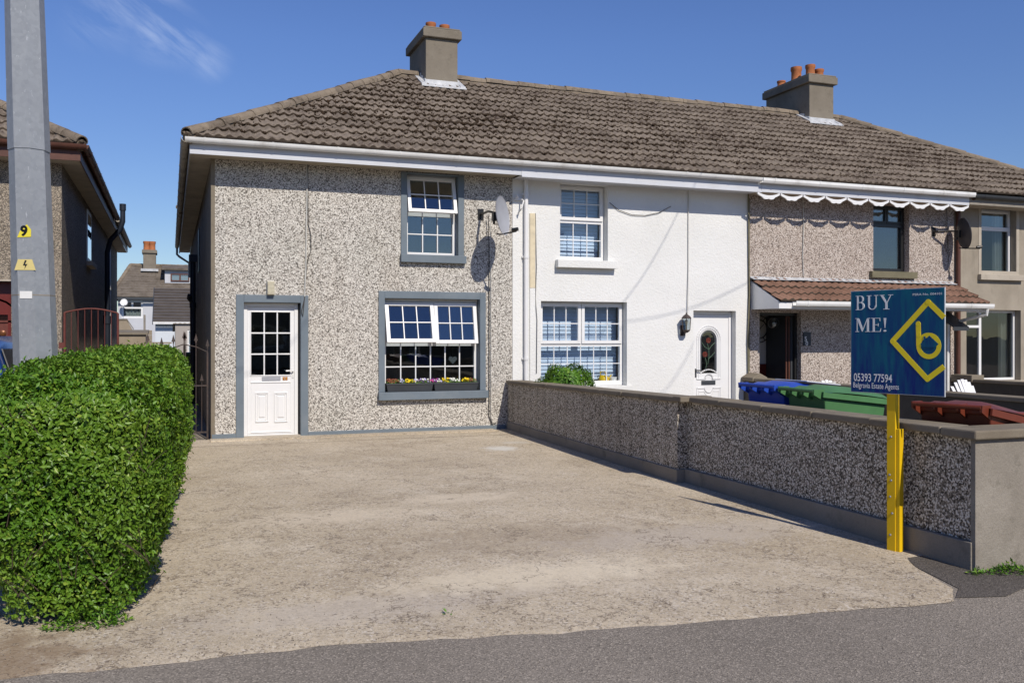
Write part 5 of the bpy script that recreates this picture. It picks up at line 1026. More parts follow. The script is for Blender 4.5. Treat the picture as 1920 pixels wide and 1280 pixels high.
m.add([tuple(v) for v in V], F+[tuple(range(ring)), tuple(range(len(V)-1, len(V)-ring-1, -1))]); obj('dark_core', m, M['hcore'], t)  # dark core added to block light, reads as shade between the leaves
m = MB(); rd = random.Random(4)
for k in range(70):
    x, y = rd.uniform(-.62, -.2), rd.uniform(6.1, 12.9); m.tube([(x,y,-.05),(x+rd.uniform(-.04,.04),y+rd.uniform(-.04,.04),.25),(x+rd.uniform(-.12,.12),y+rd.uniform(-.12,.12),.75)], rd.uniform(.008,.02), 6, r2=.005)
obj('stem', m, M['bark'], t)
# bare twigs showing through the near face
m = MB()
for k in range(60):
    x, z = rd.uniform(-.85, -.1), rd.uniform(.15, 1.1); y = 5.38+rd.uniform(0, .1); a = rd.uniform(0, PI); m.tube([(x,y,z),(x+.05*math.cos(a),y-.02,z+.06),(x+.12*math.cos(a),y-.05,z+.12)], .003, 4, r2=.0015)
obj('twig', m, M['bark'], t)
def leafy(name, centre, rad, k, label, cat, size=.04, mat='leaf2', seed=3, flat=1, group=None):
    t = thing(name, (centre[0], centre[1], 0), label, cat, group); r2 = np.random.default_rng(seed); d = r2.normal(0, 1, (k, 3)); d /= np.linalg.norm(d, axis=1)[:, None]; d[:, 2] = np.where(d[:, 2] < -.3, -d[:, 2], d[:, 2])
    rr = rad*(1+.12*np.sin(d[:, 0]*7+d[:, 2]*5)+.10*np.sin(d[:, 1]*9+1))*(1-r2.exponential(.08, k)); P = np.array(centre)+d*rr[:, None]*np.array([1, 1, flat]); V, F = scatter_leaves(P, d, size, .5, seed); npmesh('foliage', V, F, M[mat], t); return t
t = leafy('shrub', (5.80, 13.2, .64), .44, 5200, 'round green shrub behind the low wall under the white house window', 'shrub', .05, seed=5)
m = MB()
for k in range(8): a = k*.8; m.tube([(5.80,13.2,0),(5.80+.08*math.cos(a),13.2+.08*math.sin(a),.3),(5.80+.26*math.cos(a),13.2+.26*math.sin(a),.7)], .015, 6, r2=.006)
obj('trunk', m, M['bark'], t); obj('dark_core', MB().lathe([(.30*math.sin(PI*i/8)+.001, .62-.30*math.cos(PI*i/8)) for i in range(9)], (5.80,13.2,0), 12), M['hcore'], t)  # the shrub gets the same added light-blocking dark core
# small weeds
def weed(cx, cy, r_, k, label, seed, hgt=.06, name='weed'):
    r2 = np.random.default_rng(seed); a = r2.uniform(0, 2*PI, k); q = r_*np.sqrt(r2.random(k)); P = np.stack([cx+q*np.cos(a)*1.3, cy+q*np.sin(a)*.6, G(cy)+.012+r2.random(k)*hgt*(1-q/r_)], 1)
    V, F = scatter_leaves(P, np.tile([0,0,1.],(k,1)), .035, .35, seed, up=.8, wild=.9); o = npmesh(name, V, F, M['leaf2']); tag(o, label, 'weed', 'weeds in the paving'); return o
weed(5.28, 4.62, .13, 230, 'leafy weed at the foot of the plain street wall corner', 1, .09); weed(5.05, 4.66, .06, 60, 'tiny weed left of the wall corner on the tarmac patch', 2, .04)
weed(5.95, 4.64, .12, 150, 'low weed strip against the street wall near the right edge', 3, .05); weed(1.48, 5.02, .015, 6, 'single tiny weed in the middle of the driveway front', 4, .015)
o = weed(-.42, 5.50, .17, 500, 'ivy and broad leaves at the foot of the hedge end', 6, .14, 'ivy'); o['category'] = 'plant'
# ================================================================== steel pole
bx, by = -.977, 8.0; t = thing('utility_pole', (bx, by, 0), 'tall grey galvanised octagonal steel pole behind the hedge', 'pole')
def pole_c(z): return (bx-.028*(z-1.2), by)
def octa(m, z0, z1, r0, r1, off=0):
    rings = []
    for z, r_ in ((z0, r0), (z1, r1)):
        c_ = pole_c(z); rings.append([(c_[0]+r_*math.cos(R(8)+q*PI/4), c_[1]+r_*math.sin(R(8)+q*PI/4), z) for q in range(8)])
    return m.add(rings[0]+rings[1], [(i, (i+1) % 8, (i+1) % 8+8, i+8) for i in range(8)]+[tuple(range(7, -1, -1)), tuple(range(8, 16))])
r_at = lambda z: .158-.0085*(z-1.2)
m = MB(); octa(m, -.3, 3.0, r_at(-.3), r_at(3.0)); obj('lower_section', m, M['galv'], t)
m = MB(); octa(m, 2.985, 9.5, r_at(2.985)+.006-.0, r_at(9.5)); obj('upper_section', m, M['galv'], t)
def facet(z):   # centre of the facet turned to the street
    c_ = pole_c(z); a = R(8)+5.5*PI/4; ap = r_at(z)*math.cos(PI/8)+.002; return Vector((c_[0]+ap*math.cos(a), c_[1]+ap*math.sin(a), z)), a
def plate(name, w_, hh, z, mat, poly=None, dx=0, parent=t, lift=0):
    c_, a = facet(z); nv = Vector((math.cos(a), math.sin(a), 0)); tv = Vector((-math.sin(a), math.cos(a), 0)); poly = poly or [(-.5,-.5),(.5,-.5),(.5,.5),(-.5,.5)]; m = MB(); k = len(poly)
    V = [c_+tv*(p*w_+dx)+Vector((0,0,q*hh))+nv*(lift) for p, q in poly]+[c_+tv*(p*w_+dx)+Vector((0,0,q*hh))+nv*(lift+.002) for p, q in poly]; m.add(V, [tuple(range(k)), tuple(range(2*k-1, k-1, -1))]+[(i, i+k, (i+1) % k+k, (i+1) % k) for i in range(k)]); return obj(name, m, mat, parent)
ylab = plain('yellow_label', (.72,.62,.05), .5, 0, .3, .05, 10, 0); ylab2 = plain('pale_yellow_label', (.66,.55,.22), .5, 0, .3, .08, 10, 0)
zs_ = lambda py: EYE+(630-py)/FPX*7.05
s1 = plate('number_sticker', .10, .10, zs_(434), ylab, [(-.5,-.5),(.5,-.45),(.5,.1),(.2,.5),(-.1,.25),(-.3,.0)], .0); 
m9 = text_mb('9', .105, .001, 'CENTER', .004); c_, a = facet(zs_(434)); nv = Vector((math.cos(a), math.sin(a), 0)); tv = Vector((-math.sin(a), math.cos(a), 0)); m9.v = [tuple(c_+tv*x+Vector((0,0,z-.035))+nv*(.0045)) for x, y, z in m9.v]; obj('digit', m9, M['black'], s1)
s2 = plate('warning_sticker', .155, .082, zs_(497), ylab2, [(-.5,-.5),(.5,-.5),(.33,.5),(-.33,.5)]); plate('lightning_mark', .05, .07, zs_(497), M['black'], [(.0,.5),(.25,.45),(.0,.05),(.35,.08),(-.1,-.5),(.05,-.08),(-.28,-.08)], parent=s2, lift=.0025)
plate('id_label', .09, .055, zs_(553), M['white_obj']); m = MB(); octa(m, zs_(553)-.005, zs_(553)+.005, r_at(1.87)+.0015, r_at(1.87)+.0015); obj('strap', m, M['conc_plinth'], t)
# ================================================================== gates
def bar(m, p, q, w_=.006): return m.tube([p, q], w_, 6)
yg = 14.3; x0, x1 = FX(121, yg), FX(221, yg); zt0, zt1 = FZ(121, 586, yg), FZ(221, 587, yg); t = thing('red_gate', (x0, yg, 0), 'rusty red metal side gate with arched top beside the left house', 'gate')
m = MB(); arc = [(x0+(x1-x0)*i/12, yg, zt0+.06*math.sin(PI*i/12)+(zt1-zt0)*i/12) for i in range(13)]; m.tube(arc, .012, 8); m.tube([(x0,yg,0),(x0,yg,zt0)], .016, 8); m.tube([(x1,yg,0),(x1,yg,zt1)], .016, 8); m.tube([(x0,yg,.2),(x1,yg,.2)], .015, 8); m.box(x0-.07,x0,yg-.03,yg+.03,zt0-.5,zt0-.42); obj('gate_frame', m, M['redgate'], t, autos=50)
m = MB()
for i in range(1, 8): x = x0+(x1-x0)*i/8; m.tube([(x,yg,.2),(x,yg,zt0+.06*math.sin(PI*i/8))], .0055, 6)
obj('bars', m, M['redgate'], t)
m = MB(); cz_ = zt0-.75
for sg in (-1, 1):
    for sv in (-1, 1): xc_ = (x0+x1)/2; m.tube([(xc_+sg*(.02+.075*(1-math.cos(a*.5))*1.0*math.cos(0)) , yg-.01, cz_+sv*(.02+.14*math.sin(a*.5))) for a in np.linspace(0, 2*PI, 12)], .006, 5)
obj('scroll', m, M['redgate'], t)
yg = 14.52
def irongate(pxs, py_top, rail, low, label, name='iron_gate', fins=True, zrail2=.80):
    X = [FX(p, yg) for p in pxs]; xa_, xb_ = X[0], X[-1]; t = thing(name, (xa_, yg, 0), label, 'gate', 'wrought iron side gates'); m = MB()
    zt = [FZ(p, q, yg) for p, q in zip(pxs, rail)]
    m.tube([(x, yg, z) for x, z in zip(X, zt)], .009, 6); m.box(xa_, xb_, yg-.006, yg+.006, .10, .125); m.box(xa_, xb_, yg-.006, yg+.006, zrail2, zrail2+.02); m.box(xa_-.012,xa_+.012,yg-.012,yg+.012,0,zt[0]); m.box(xb_-.012,xb_+.012,yg-.012,yg+.012,0,zt[-1]); obj('gate_frame', m, M['iron'], t)
    m = MB(); fl = []
    for i, (x, z) in enumerate(zip(X, zt)):
        m.tube([(x,yg,.11),(x,yg,z+.06)], .007, 6); zz = z+.06
        f_ = MB(); fl.append(f_); f_.prism([(x,zz+.14),(x+.022,zz+.05),(x+.03,zz+.035),(x+.012,zz+.03),(x+.01,zz),(x-.01,zz),(x-.012,zz+.03),(x-.03,zz+.035),(x-.022,zz+.05)], yg-.005, yg+.005)
    for i in range(len(X)-1):
        x = (X[i]+X[i+1])/2; m.tube([(x,yg,.11),(x,yg,zrail2+.06)], .006, 6); zz = zrail2+.05; f_ = MB(); fl.append(f_); f_.prism([(x,zz+.14),(x+.02,zz+.05),(x+.028,zz+.035),(x+.01,zz+.03),(x-.01,zz+.03),(x-.028,zz+.035),(x-.02,zz+.05)], yg-.004, yg+.004)
    obj('bars', m, M['iron'], t)
    for f_ in fl: obj('finial', f_, M['iron'], t)
    return t
irongate([347, 367.5, 389], 0, [646, 650, 660], 0, 'dark iron gate with spear tops hinged at the grey house corner')
irongate([277, 303, 325, 345], 0, [650, 657, 652, 645], 0, 'dark iron gate with sagging top rail seen over the far end of the hedge')
# ================================================================== left house
YL = 15.7; XL = -1.57; LE = 4.42
h = thing('neighbour_house', (-4, YL, 0), 'brown dashed house at the left edge with brown gutter and dark red door', 'house')
dl, dr, dt = FX(-52, YL), FX(21, YL), FZ(10, 527, YL)
obj('front_wall', holed_wall(-8, XL, 0, LE-.2, YL, .25, [(dl, dr, -.01, dt)]), M['dashleft'], h); obj('side_wall', MB().box(XL-.25, XL, YL+.25, 31.5, 0, LE-.2), M['dashleft'], h); obj('rear_wall', MB().box(-8, XL-.25, 31.25, 31.5, 0, LE-.2).box(-8,-7.75,YL+.25,31.25,0,LE-.2), M['dashleft'], h)
obj('hall', MB().box(dl-.3, dr+.01, YL+.9, YL+.95, 0, 2.6), M['dark_int'], h)
p0 = FX(-40, YL+.3); d = obj('front_door', frame(MB(), dl+.003, dr-.003, .02, dt-.003, YL+.2, YL+.28, .07, .02, .5), M['mar'], h)
p1 = dr-.075; m = MB().box(dl+.075, p1, YL+.22, YL+.26, .04, dt-.51); cxd = (dl+p1)/2+.03; ccz = FZ(0, 600, YL+.2); m.join(ribbon(arc_pts(.34, 0, PI, 12, cxd, ccz-.02), YL+.22, .03, .02)); m.join(ribbon(arc_pts(.26, 0, PI, 12, cxd, ccz-.02), YL+.22, .02, .015)); m.join(ribbon([(cxd-.34,ccz-.02),(cxd-.34,ccz-.9),(cxd+.34,ccz-.9),(cxd+.34,ccz-.02),(cxd-.34,ccz-.02)], YL+.22, .03, .02)); obj('door_leaf', m, M['redgate'], d)
m = MB().prism(arc_pts(.25, 0, PI, 12, cxd, ccz), YL+.205, YL+.215); obj('fanlight', m, M['glassdark'], d); m = MB().lathe([(.02,YL+.19),(.045,YL+.20),(.045,YL+.215),(.01,YL+.21)], (cxd+.12,0,ccz-.2), 14, 'y'); obj('knocker', m, M['brass'], d)
obj('lintel', MB().box(dl-.05, dr+.03, YL-.012, YL+.1, dt, dt+.025), M['stonesill'], h)
# roof with right-hand hip over the front part, return behind
e0, ex = YL-.45, XL+.34; rl_ = 4.2; pt = .577
VR, FR = tile_slope((0, e0, LE+.03), (1,0,0), (0,.866,.5), (0,-.5,.866), lambda v: -8.3, lambda v: ex-v*.866, rl_/.866, seed=31); LR_ = np.concatenate(LIPS)
VS, FS = tile_slope((ex, 0, LE+.03), (0,1,0), (-.866,0,.5), (.5,0,.866), lambda v: e0+v*.866, lambda v: e0+2*rl_-v*.866, rl_/.866, seed=32)
ro = npmesh('roof', np.concatenate([VR, VS]), np.concatenate([FR, FS+len(VR)]), M['tile'], h); lips(ro, LR_)
m = MB(); m.add([(-8.3,e0+rl_,LE+.577*rl_),(ex-rl_,e0+rl_,LE+.577*rl_),(ex,e0+2*rl_,LE+.02),(-8.3,e0+2*rl_,LE+.02)], [(0,1,2,3)]); m.add([(ex-.02,e0+2*rl_-.4,LE+.02),(ex-.02,31.8,LE+.02),(ex-2.6,29.2,LE+1.45),(ex-2.6,e0+2*rl_-1.5,LE+1.45),(ex-5.2,31.8,LE+.02),(ex-5.2,e0+2*rl_-.4,LE+.02)], [(0,1,2,3),(1,4,2),(3,2,4,5)]); obj('rear_roof', m, M['tile_far'], ro)
obj('ridge_tiles', caps((ex-.02, e0+.02, LE+.05), (ex-rl_, e0+rl_, LE+.577*rl_+.05), seed=8).join(caps((-8.3,e0+rl_,LE+.577*rl_+.04),(ex-rl_,e0+rl_,LE+.577*rl_+.04), seed=9)), M['ridge'], ro, autos=50)
obj('gutter', gutter_x(-8.3, ex+.05, e0+.0, LE+.015, .06), M['brownp'], h, autos=40)
poly = [(ex+.02+p, LE+.015+q) for p, q in arc_] if 'arc_' in globals() else [(ex+.02-.06*math.cos(PI*q/9), LE+.015-.075*math.sin(PI*q/9)) for q in range(10)]; m = MB().prism(poly, e0, 24.4, 'y')
for k in range(9): m.prism([(ex+.02+(p-ex-.02)*1.1, LE+.018+(q-LE-.015)*1.1) for p, q in poly], e0+.6+k, e0+.64+k, 'y')
obj('side_gutter', m, M['brownp'], h, autos=40)
m = MB().prism(poly, 24.6, 31.8, 'y'); m.box(ex-.06, ex-.045, 24.5, 31.8, LE-.2, LE); obj('rear_gutter', m, M['dirty'], h, autos=40)
obj('fascia', MB().box(-8.3, ex-.045, e0+.06, e0+.08, LE-.22, LE).box(ex-.065, ex-.045, e0+.081, 24.5, LE-.22, LE), M['brownp'], h); obj('soffit', MB().box(-8.2, ex-.066, e0+.082, YL-.001, LE-.212, LE-.2).box(XL+.001, ex-.066, YL, 31.8, LE-.212, LE-.2), M['soffit'], h)
ys_ = 20.2; z0_, z1_ = 3.05, 4.1; m = MB().box(XL-.005, XL+.015, ys_, ys_+1.0, z0_, z1_); w_ = obj('side_window', m, M['upvc'], h); obj('pane', MB().box(XL+.014, XL+.018, ys_+.08, ys_+.92, z0_+.08, z1_-.08), M['glassdark'], w_); obj('sill', MB().box(XL+.001, XL+.12, ys_-.08, ys_+1.08, z0_-.09, z0_-.001), M['stonesill'], w_)
m = MB(); m.tube([(XL+.06,26.3,0),(XL+.06,26.3,LE-.3)], .05, 10); obj('downpipe', m, M['upvc'], h, autos=40)
m = MB(); yv = 24.6; m.tube([(XL+.12,yv,0),(XL+.12,yv,1.9)], .075, 12); m.tube([(XL+.12,yv,1.9),(XL+.12,yv,3.6),(XL+.2,yv-.1,3.9),(XL+.42,yv-.2,4.15),(XL+.48,yv-.2,4.35),(XL+.48,yv-.2,4.75)], .06, 12); m.tube([(XL+.12,yv,1.85),(XL+.12,yv,2.05)], .095, 12); m.tube([(XL+.48,yv-.2,4.62),(XL+.48,yv-.2,4.78)], .075, 12); obj('soil_vent_pipe', m, M['darkpipe'], h, autos=40)
# ================================================================== parked car
t = thing('parked_car', (-2.42, 12.2, 0), 'dark blue car at the left edge behind the steel pole', 'car')
cy = 12.2; cxx = -2.30
def loft(m, secs):
    k = len(secs[0][1]); V = []
    for y, pr in secs: V += [(cxx+x, y, z) for x, z in pr]
    F = [(i*k+j, i*k+(j+1) % k, (i+1)*k+(j+1) % k, (i+1)*k+j) for i in range(len(secs)-1) for j in range(k)]; return m.add(V, F+[tuple(range(k)), tuple(range(len(V)-1, len(V)-k-1, -1))])
def sec(w_, zb_, zt_, sh=.06): return [(-w_+.05,zb_),(w_-.05,zb_),(w_,zb_+.15),(w_,zb_+.35),(w_-.02,zt_-sh),(w_-.10,zt_),(-w_+.10,zt_),(-w_+.02,zt_-sh),(-w_,zb_+.35),(-w_,zb_+.15)]
m = MB(); loft(m, [(cy-2.15,sec(.72,.38,.82)),(cy-2.10,sec(.84,.30,.98)),(cy-1.7,sec(.90,.24,1.02)),(cy-.6,sec(.91,.22,1.01)),(cy+.8,sec(.91,.22,1.0)),(cy+1.2,sec(.90,.23,.98)),(cy+1.9,sec(.84,.26,.84)),(cy+2.15,sec(.70,.34,.70))]); body = obj('body', m, M['carpaint'], t, autos=50, bevel=.02)
def gs(w_, zt_, zb_=.99): return [(-.82,zb_),(.82,zb_),(w_,zt_-.08),(w_-.12,zt_),(-w_+.12,zt_),(-w_,zt_-.08)]
m = MB(); loft(m, [(cy-2.0,gs(.76,1.04)),(cy-1.75,gs(.68,1.46)),(cy-1.2,gs(.66,1.55)),(cy+.1,gs(.66,1.55)),(cy+.5,gs(.67,1.44)),(cy+1.15,gs(.78,1.02))]); obj('roof', m, M['carpaint'], t, autos=40, bevel=.015)
m = MB(); m.hexa([(cxx-.68,cy-2.0,1.07),(cxx+.68,cy-2.0,1.07),(cxx+.55,cy-1.785,1.43),(cxx-.55,cy-1.785,1.43)], [(cxx-.68,cy-1.98,1.08),(cxx+.68,cy-1.98,1.08),(cxx+.55,cy-1.77,1.44),(cxx-.55,cy-1.77,1.44)]); obj('rear_window', m, M['black'], t)
for sg in (-1, 1):
    m = MB(); a = [(cxx+sg*.825,cy-1.72,1.03),(cxx+sg*.825,cy+.95,1.03),(cxx+sg*.69,cy+.45,1.40),(cxx+sg*.685,cy-1.6,1.42)]; b = [(x+sg*.012,y,z) for x, y, z in a]; m.hexa(a, b); obj('side_window', m, M['black'], t)
m = MB(); m.hexa([(cxx-.7,cy+1.1,1.06),(cxx+.7,cy+1.1,1.06),(cxx+.56,cy+.56,1.43),(cxx-.56,cy+.56,1.43)], [(cxx-.7,cy+1.13,1.07),(cxx+.7,cy+1.13,1.07),(cxx+.56,cy+.59,1.44),(cxx-.56,cy+.59,1.44)]); obj('windscreen', m, M['black'], t)
for sx in (-1, 1):
    obj('tail_light', MB().box(cxx+sx*.62, cxx+sx*.83, cy-2.13, cy-2.06, .72, .95), plain('tail_light_red', (.35,.01,.01), .25) if sx < 0 else bpy.data.materials['tail_light_red'], t, bevel=.01)
    obj('headlight', MB().box(cxx+sx*.5, cxx+sx*.78, cy+2.03, cy+2.10, .60, .72), M['chrome'], t, bevel=.01)
    for sy in (-1.35, 1.35):
        xw = cxx+sx*.82; wv = obj('wheel', MB().lathe([(.20,-.1),(.31,-.1),(.33,-.07),(.33,.07),(.31,.1),(.20,.1)], (0,0,0), 26, 'x').xf(Matrix.Translation((xw, cy+sy, .33))), M['rubber'], t, autos=40); obj('rim', MB().lathe([(.02,-.085),(.2,-.095),(.2,.095),(.02,.085)], (0,0,0), 12, 'x').xf(Matrix.Translation((xw, cy+sy, .33))), M['chrome'], wv, autos=40)
obj('bumper', MB().box(cxx-.80, cxx+.80, cy-2.24, cy-2.10, .36, .60), M['greyfr'], t, bevel=.03); obj('number_board', MB().box(cxx-.26, cxx+.26, cy-2.17, cy-2.155, .70, .81), M['white_obj'], t)
# ================================================================== houses and sheds beyond the alley
YB = 66.0
def bz(px, py, Y): return FX(px, Y), FZ(px, py, Y)
wal = plain('pale_house_paint', (.52,.53,.56), .85, 0, .2, .08, 1, .1)
h = thing('rear_house', (0, YB, 0), 'pale house with brown tiled hip roof and dormer beyond the alley', 'house')
xe0, ze = bz(205, 556, YB-.4); xe1 = FX(420, YB-.4); xr0, zr = bz(245, 497, YB+3.5); xr1 = FX(430, YB+3.5)
obj('wall', holed_wall(xe0+.5, xe1, 0, ze-.1, YB, .3, [RC(228, 268, 596, 563, YB)]), wal, h); obj('back_wall', MB().box(xe0+.5, xe1, YB+7, YB+7.3, 0, ze), wal, h); obj('end_wall', MB().box(xe0+.5, xe0+.8, YB+.3, YB+7, 0, ze-.1), wal, h)
Lr = math.hypot(3.9, zr-ze); c_, s_ = 3.9/Lr, (zr-ze)/Lr; V, F = tile_slope((0, YB-.4, ze), (1,0,0), (0,c_,s_), (0,-s_,c_), lambda v: xe0+v/Lr*(xr0-xe0), lambda v: xe1, Lr, course=.36, roll=.30, spr=2, amp=.012, seed=51)
k = len(V); V = np.concatenate([V, np.array([(xe0,YB-.4,ze),(xr0,YB+3.5,zr),(xe0,YB+7.5,ze),(xr1,YB+3.5,zr),(xr1,YB+7.5,ze)])]); F = np.concatenate([F, np.array([(k,k+1,k+2,k+2),(k+1,k+3,k+4,k+2)])]); ro = npmesh('roof', V[:k], F[:-2], M['tile_far'], h)
m = MB(); m.add([(xe0,YB-.4,ze),(xr0,YB+3.5,zr),(xe0,YB+7.5,ze),(xr1,YB+3.5,zr),(xr1,YB+7.5,ze)], [(0,1,2),(1,3,4,2)]); obj('rear_slope', m, M['tile_far'], ro); obj('ridge_tiles', caps((xe0,YB-.4,ze),(xr0,YB+3.5,zr),.14,.5).join(caps((xr0,YB+3.5,zr),(xr1,YB+3.5,zr),.14,.5)), M['ridge'], ro)
x0, z1_ = bz(267, 474, YB+2.6); x1 = FX(293.5, YB+2.6); ch = obj('chimney', MB().box(x0+.05, x1-.05, YB+2.6, YB+4.3, ze+1.2, z1_).box(x0-.03, x1+.03, YB+2.5, YB+4.4, z1_+.001, z1_+.22), M['chimney'], ro)
for px in (275, 285.5): p = MB(); pot(p, FX(px, YB+3), YB+3, z1_+.22, .22, .62); obj('chimney_pot', p, M['terra'], ro, autos=40)
m = MB(); x0f, zf = bz(264, 510, YB+2.5); m.box(x0-.1, x1+.12, YB+2.4, YB+2.58, FZ(280,508.5,YB+2.5), FZ(280,504,YB+2.5)); obj('flashing', m, M['lead'], ro)
d0, d1, e0_, e1_ = RC(309, 372, 531, 507, YB+1.2); dm = obj('dormer', MB().box(d0, d1, YB+1.2, YB+3.4, e0_, e1_), wal, ro); obj('dormer_roof', MB().hexa([(d0-.2,YB+.9,e1_+.001),(d1,YB+.9,e1_+.001),(d1,YB+3.5,zr-.05),(d0-.2,YB+3.5,zr-.05)], [(d0-.2,YB+.9,e1_+.12),(d1,YB+.9,e1_+.12),(d1,YB+3.5,zr+.08),(d0-.2,YB+3.5,zr+.08)]), M['tile_far'], ro)
a0, a1, b0_, b1_ = RC(320, 355, 527.5, 513, YB+1.15); m = MB(); frame(m, a0, a1, b0_, b1_, YB+1.12, YB+1.19, .08); m.box((a0+a1)/2-.05,(a0+a1)/2+.05,YB+1.13,YB+1.18,b0_+.08,b1_-.08); obj('dormer_window', m, M['brownp'], ro); obj('dormer_pane', MB().box(a0+.06,a1-.06,YB+1.15,YB+1.17,b0_+.06,b1_-.06), M['glass'], ro)
a0, a1, b0_, b1_ = RC(228, 268, 596, 563, YB); m = MB(); frame(m, a0, a1, b0_, b1_, YB+.05, YB+.15, .12); zt_ = b0_+(b1_-b0_)*.58; m.box(a0+.12,a1-.12,YB+.055,YB+.145,zt_-.06,zt_+.06); m.box((a0+a1)/2-.06,(a0+a1)/2+.06,YB+.056,YB+.144,zt_+.061,b1_-.12); w_ = obj('window', m, M['upvc'], h); obj('pane', MB().box(a0+.1,a1-.1,YB+.1,YB+.12,b0_+.1,b1_-.1), M['glass'], w_); obj('curtain', drape(a0+.1,a1-.1,b0_,zt_,YB+.3,5,.03), M['curtain'], w_)
m = MB(); m.box(xe0, xe1, YB-.5, YB-.41, ze-.16, ze-.02); obj('gutter', m, M['greyfr'], h)
# its rear extension with the slated lean-to roof
YE = 50.0; x0, zt_ = bz(286, 540, YE+4.5); x1 = FX(420, YE); xa_, zb_ = bz(287, 603, YE)
h = thing('rear_extension', (x0, YE, 0), 'low white extension under a dark grey slated lean-to roof beyond the alley', 'outbuilding')
obj('wall', MB().box(xa_+.1, x1, YE+.3, YE+4.5, 0, zb_-.08), plain('white_shed_paint', (.62,.66,.70), .85, 0, .2, .06, 1, .1), h)
Lr = math.hypot(4.5, zt_-zb_); c_, s_ = 4.5/Lr, (zt_-zb_)/Lr; V, F = tile_slope((0,YE,zb_), (1,0,0), (0,c_,s_), (0,-s_,c_), lambda v: xa_, lambda v: x1, Lr, course=.42, roll=1.2, spr=1, amp=.004, thick=.05, seed=61); obj_ = npmesh('roof', V, F, plain('dark_slate', (.095,.085,.08), .8, 0, .2, .2, 2, .2), h); lips(obj_, np.concatenate(LIPS))
obj('gutter', MB().box(xa_, x1, YE-.1, YE-.005, zb_-.12, zb_), M['gutterw'], h); obj('gable_board', MB().hexa([(xa_-.04,YE,zb_-.15),(xa_-.003,YE,zb_-.15),(xa_-.003,YE+4.5,zt_-.15),(xa_-.04,YE+4.5,zt_-.15)], [(xa_-.04,YE,zb_+.04),(xa_-.003,YE,zb_+.04),(xa_-.003,YE+4.5,zt_+.04),(xa_-.04,YE+4.5,zt_+.04)]), M['greyfr'], h)
YS2 = 43.0; x0, zt_ = bz(328.5, 608, YS2); x1 = FX(430, YS2); h = thing('garden_shed', (x0, YS2, 0), 'beige rendered shed with white window beside the black soil pipe', 'shed')
wz = RC(351.5, 392, 671, 618, YS2); bei = plain('beige_render', (.37,.34,.31), .9, 0, .15, .08, 1.5, .3)
obj('wall', holed_wall(x0, x1, 0, zt_, YS2, .2, [wz]), bei, h); obj('side_wall', MB().hexa([(x0,YS2+.2,0),(x0+.2,YS2+.2,0),(x0+.2,YS2+4,0),(x0,YS2+4,0)], [(x0,YS2+.2,zt_),(x0+.2,YS2+.2,zt_),(x0+.2,YS2+4,zt_-.35),(x0,YS2+4,zt_-.35)]), bei, h)
m = MB()
for q in range(16): a_ = x0-.1+q*.2; m.hexa([(a_,YS2-.1,zt_+.02),(a_+.1,YS2-.1,zt_+.02),(a_+.1,YS2+4,zt_-.3),(a_,YS2+4,zt_-.3)], [(a_,YS2-.1,zt_+.04),(a_+.1,YS2-.1,zt_+.07),(a_+.1,YS2+4,zt_-.25),(a_,YS2+4,zt_-.28)]); m.hexa([(a_+.101,YS2-.1,zt_+.02),(a_+.2,YS2-.1,zt_+.02),(a_+.2,YS2+4,zt_-.3),(a_+.101,YS2+4,zt_-.3)], [(a_+.101,YS2-.1,zt_+.07),(a_+.2,YS2-.1,zt_+.04),(a_+.2,YS2+4,zt_-.28),(a_+.101,YS2+4,zt_-.25)])
obj('corrugated_roof', m, M['conc_plinth'], h); m = MB(); frame(m, *wz, YS2+.03, YS2+.1, .06); m.box(wz[0]+.06, wz[1]-.06, YS2+.035, YS2+.095, wz[2]+.55, wz[2]+.62); w_ = obj('window', m, M['upvc'], h); obj('pane', MB().box(wz[0]+.05,wz[1]-.05,YS2+.06,YS2+.07,wz[2]+.05,wz[3]-.05), M['glassdark'], w_); obj('sill', MB().box(wz[0]-.1, wz[1]+.1, YS2-.1, YS2-.001, wz[2]-.1, wz[2]), M['stonesill'], w_)
# block walls across the alley end
YC = 40.0; x0, zt_ = bz(222, 627, YC); x1 = FX(273, YC); t = thing('block_store', (x0, YC, 0), 'old block-built coal store with slab top seen over the hedge', 'outbuilding')
obj('walls', MB().box(x0-.8, x1, YC, YC+1.6, 0, zt_), M['brick'], t); obj('slab', MB().hexa([(x0-.8,YC-.1,zt_+.001),(x1+.1,YC-.1,zt_+.001),(x1+.1,YC+1.7,zt_+.1),(x0-.8,YC+1.7,zt_+.1)], [(x0-.8,YC-.1,zt_+.08),(x1+.1,YC-.1,zt_+.08),(x1+.1,YC+1.7,zt_+.2),(x0-.8,YC+1.7,zt_+.2)]), M['conc_cap'], t)
YD = 45.0; x0, zt_ = bz(222, 600, YD); x1 = FX(238, YD); x2, z2_ = bz(248, 618, YD); t = thing('stepped_wall', (x0, YD, 0), 'tan rendered wall end sloping down behind the block store', 'wall'); obj('render', MB().prism([(x0-.6,0),(x2,0),(x2,z2_),(x1,zt_),(x0-.6,zt_)], YD, YD+.25), M['brick'], t); obj('coping', MB().hexa([(x1,YD-.03,zt_+.001),(x2+.05,YD-.03,z2_+.001),(x2+.05,YD+.28,z2_+.001),(x1,YD+.28,zt_+.001)], [(x1,YD-.03,zt_+.06),(x2+.05,YD-.03,z2_+.06),(x2+.05,YD+.28,z2_+.06),(x1,YD+.28,zt_+.06)]).box(x0-.6,x1-.002,YD-.03,YD+.28,zt_+.001,zt_+.06), M['conc_cap'], t)
x0, zt_ = bz(269, 590, 47); x1 = FX(273, 47); t = thing('fence_post', (x0, 47, 0), 'single grey concrete post standing behind the block store', 'post'); obj('shaft', MB().box(x0, x1, 47, 47.1, 0, zt_), M['conc_plinth'], t, bevel=.01)
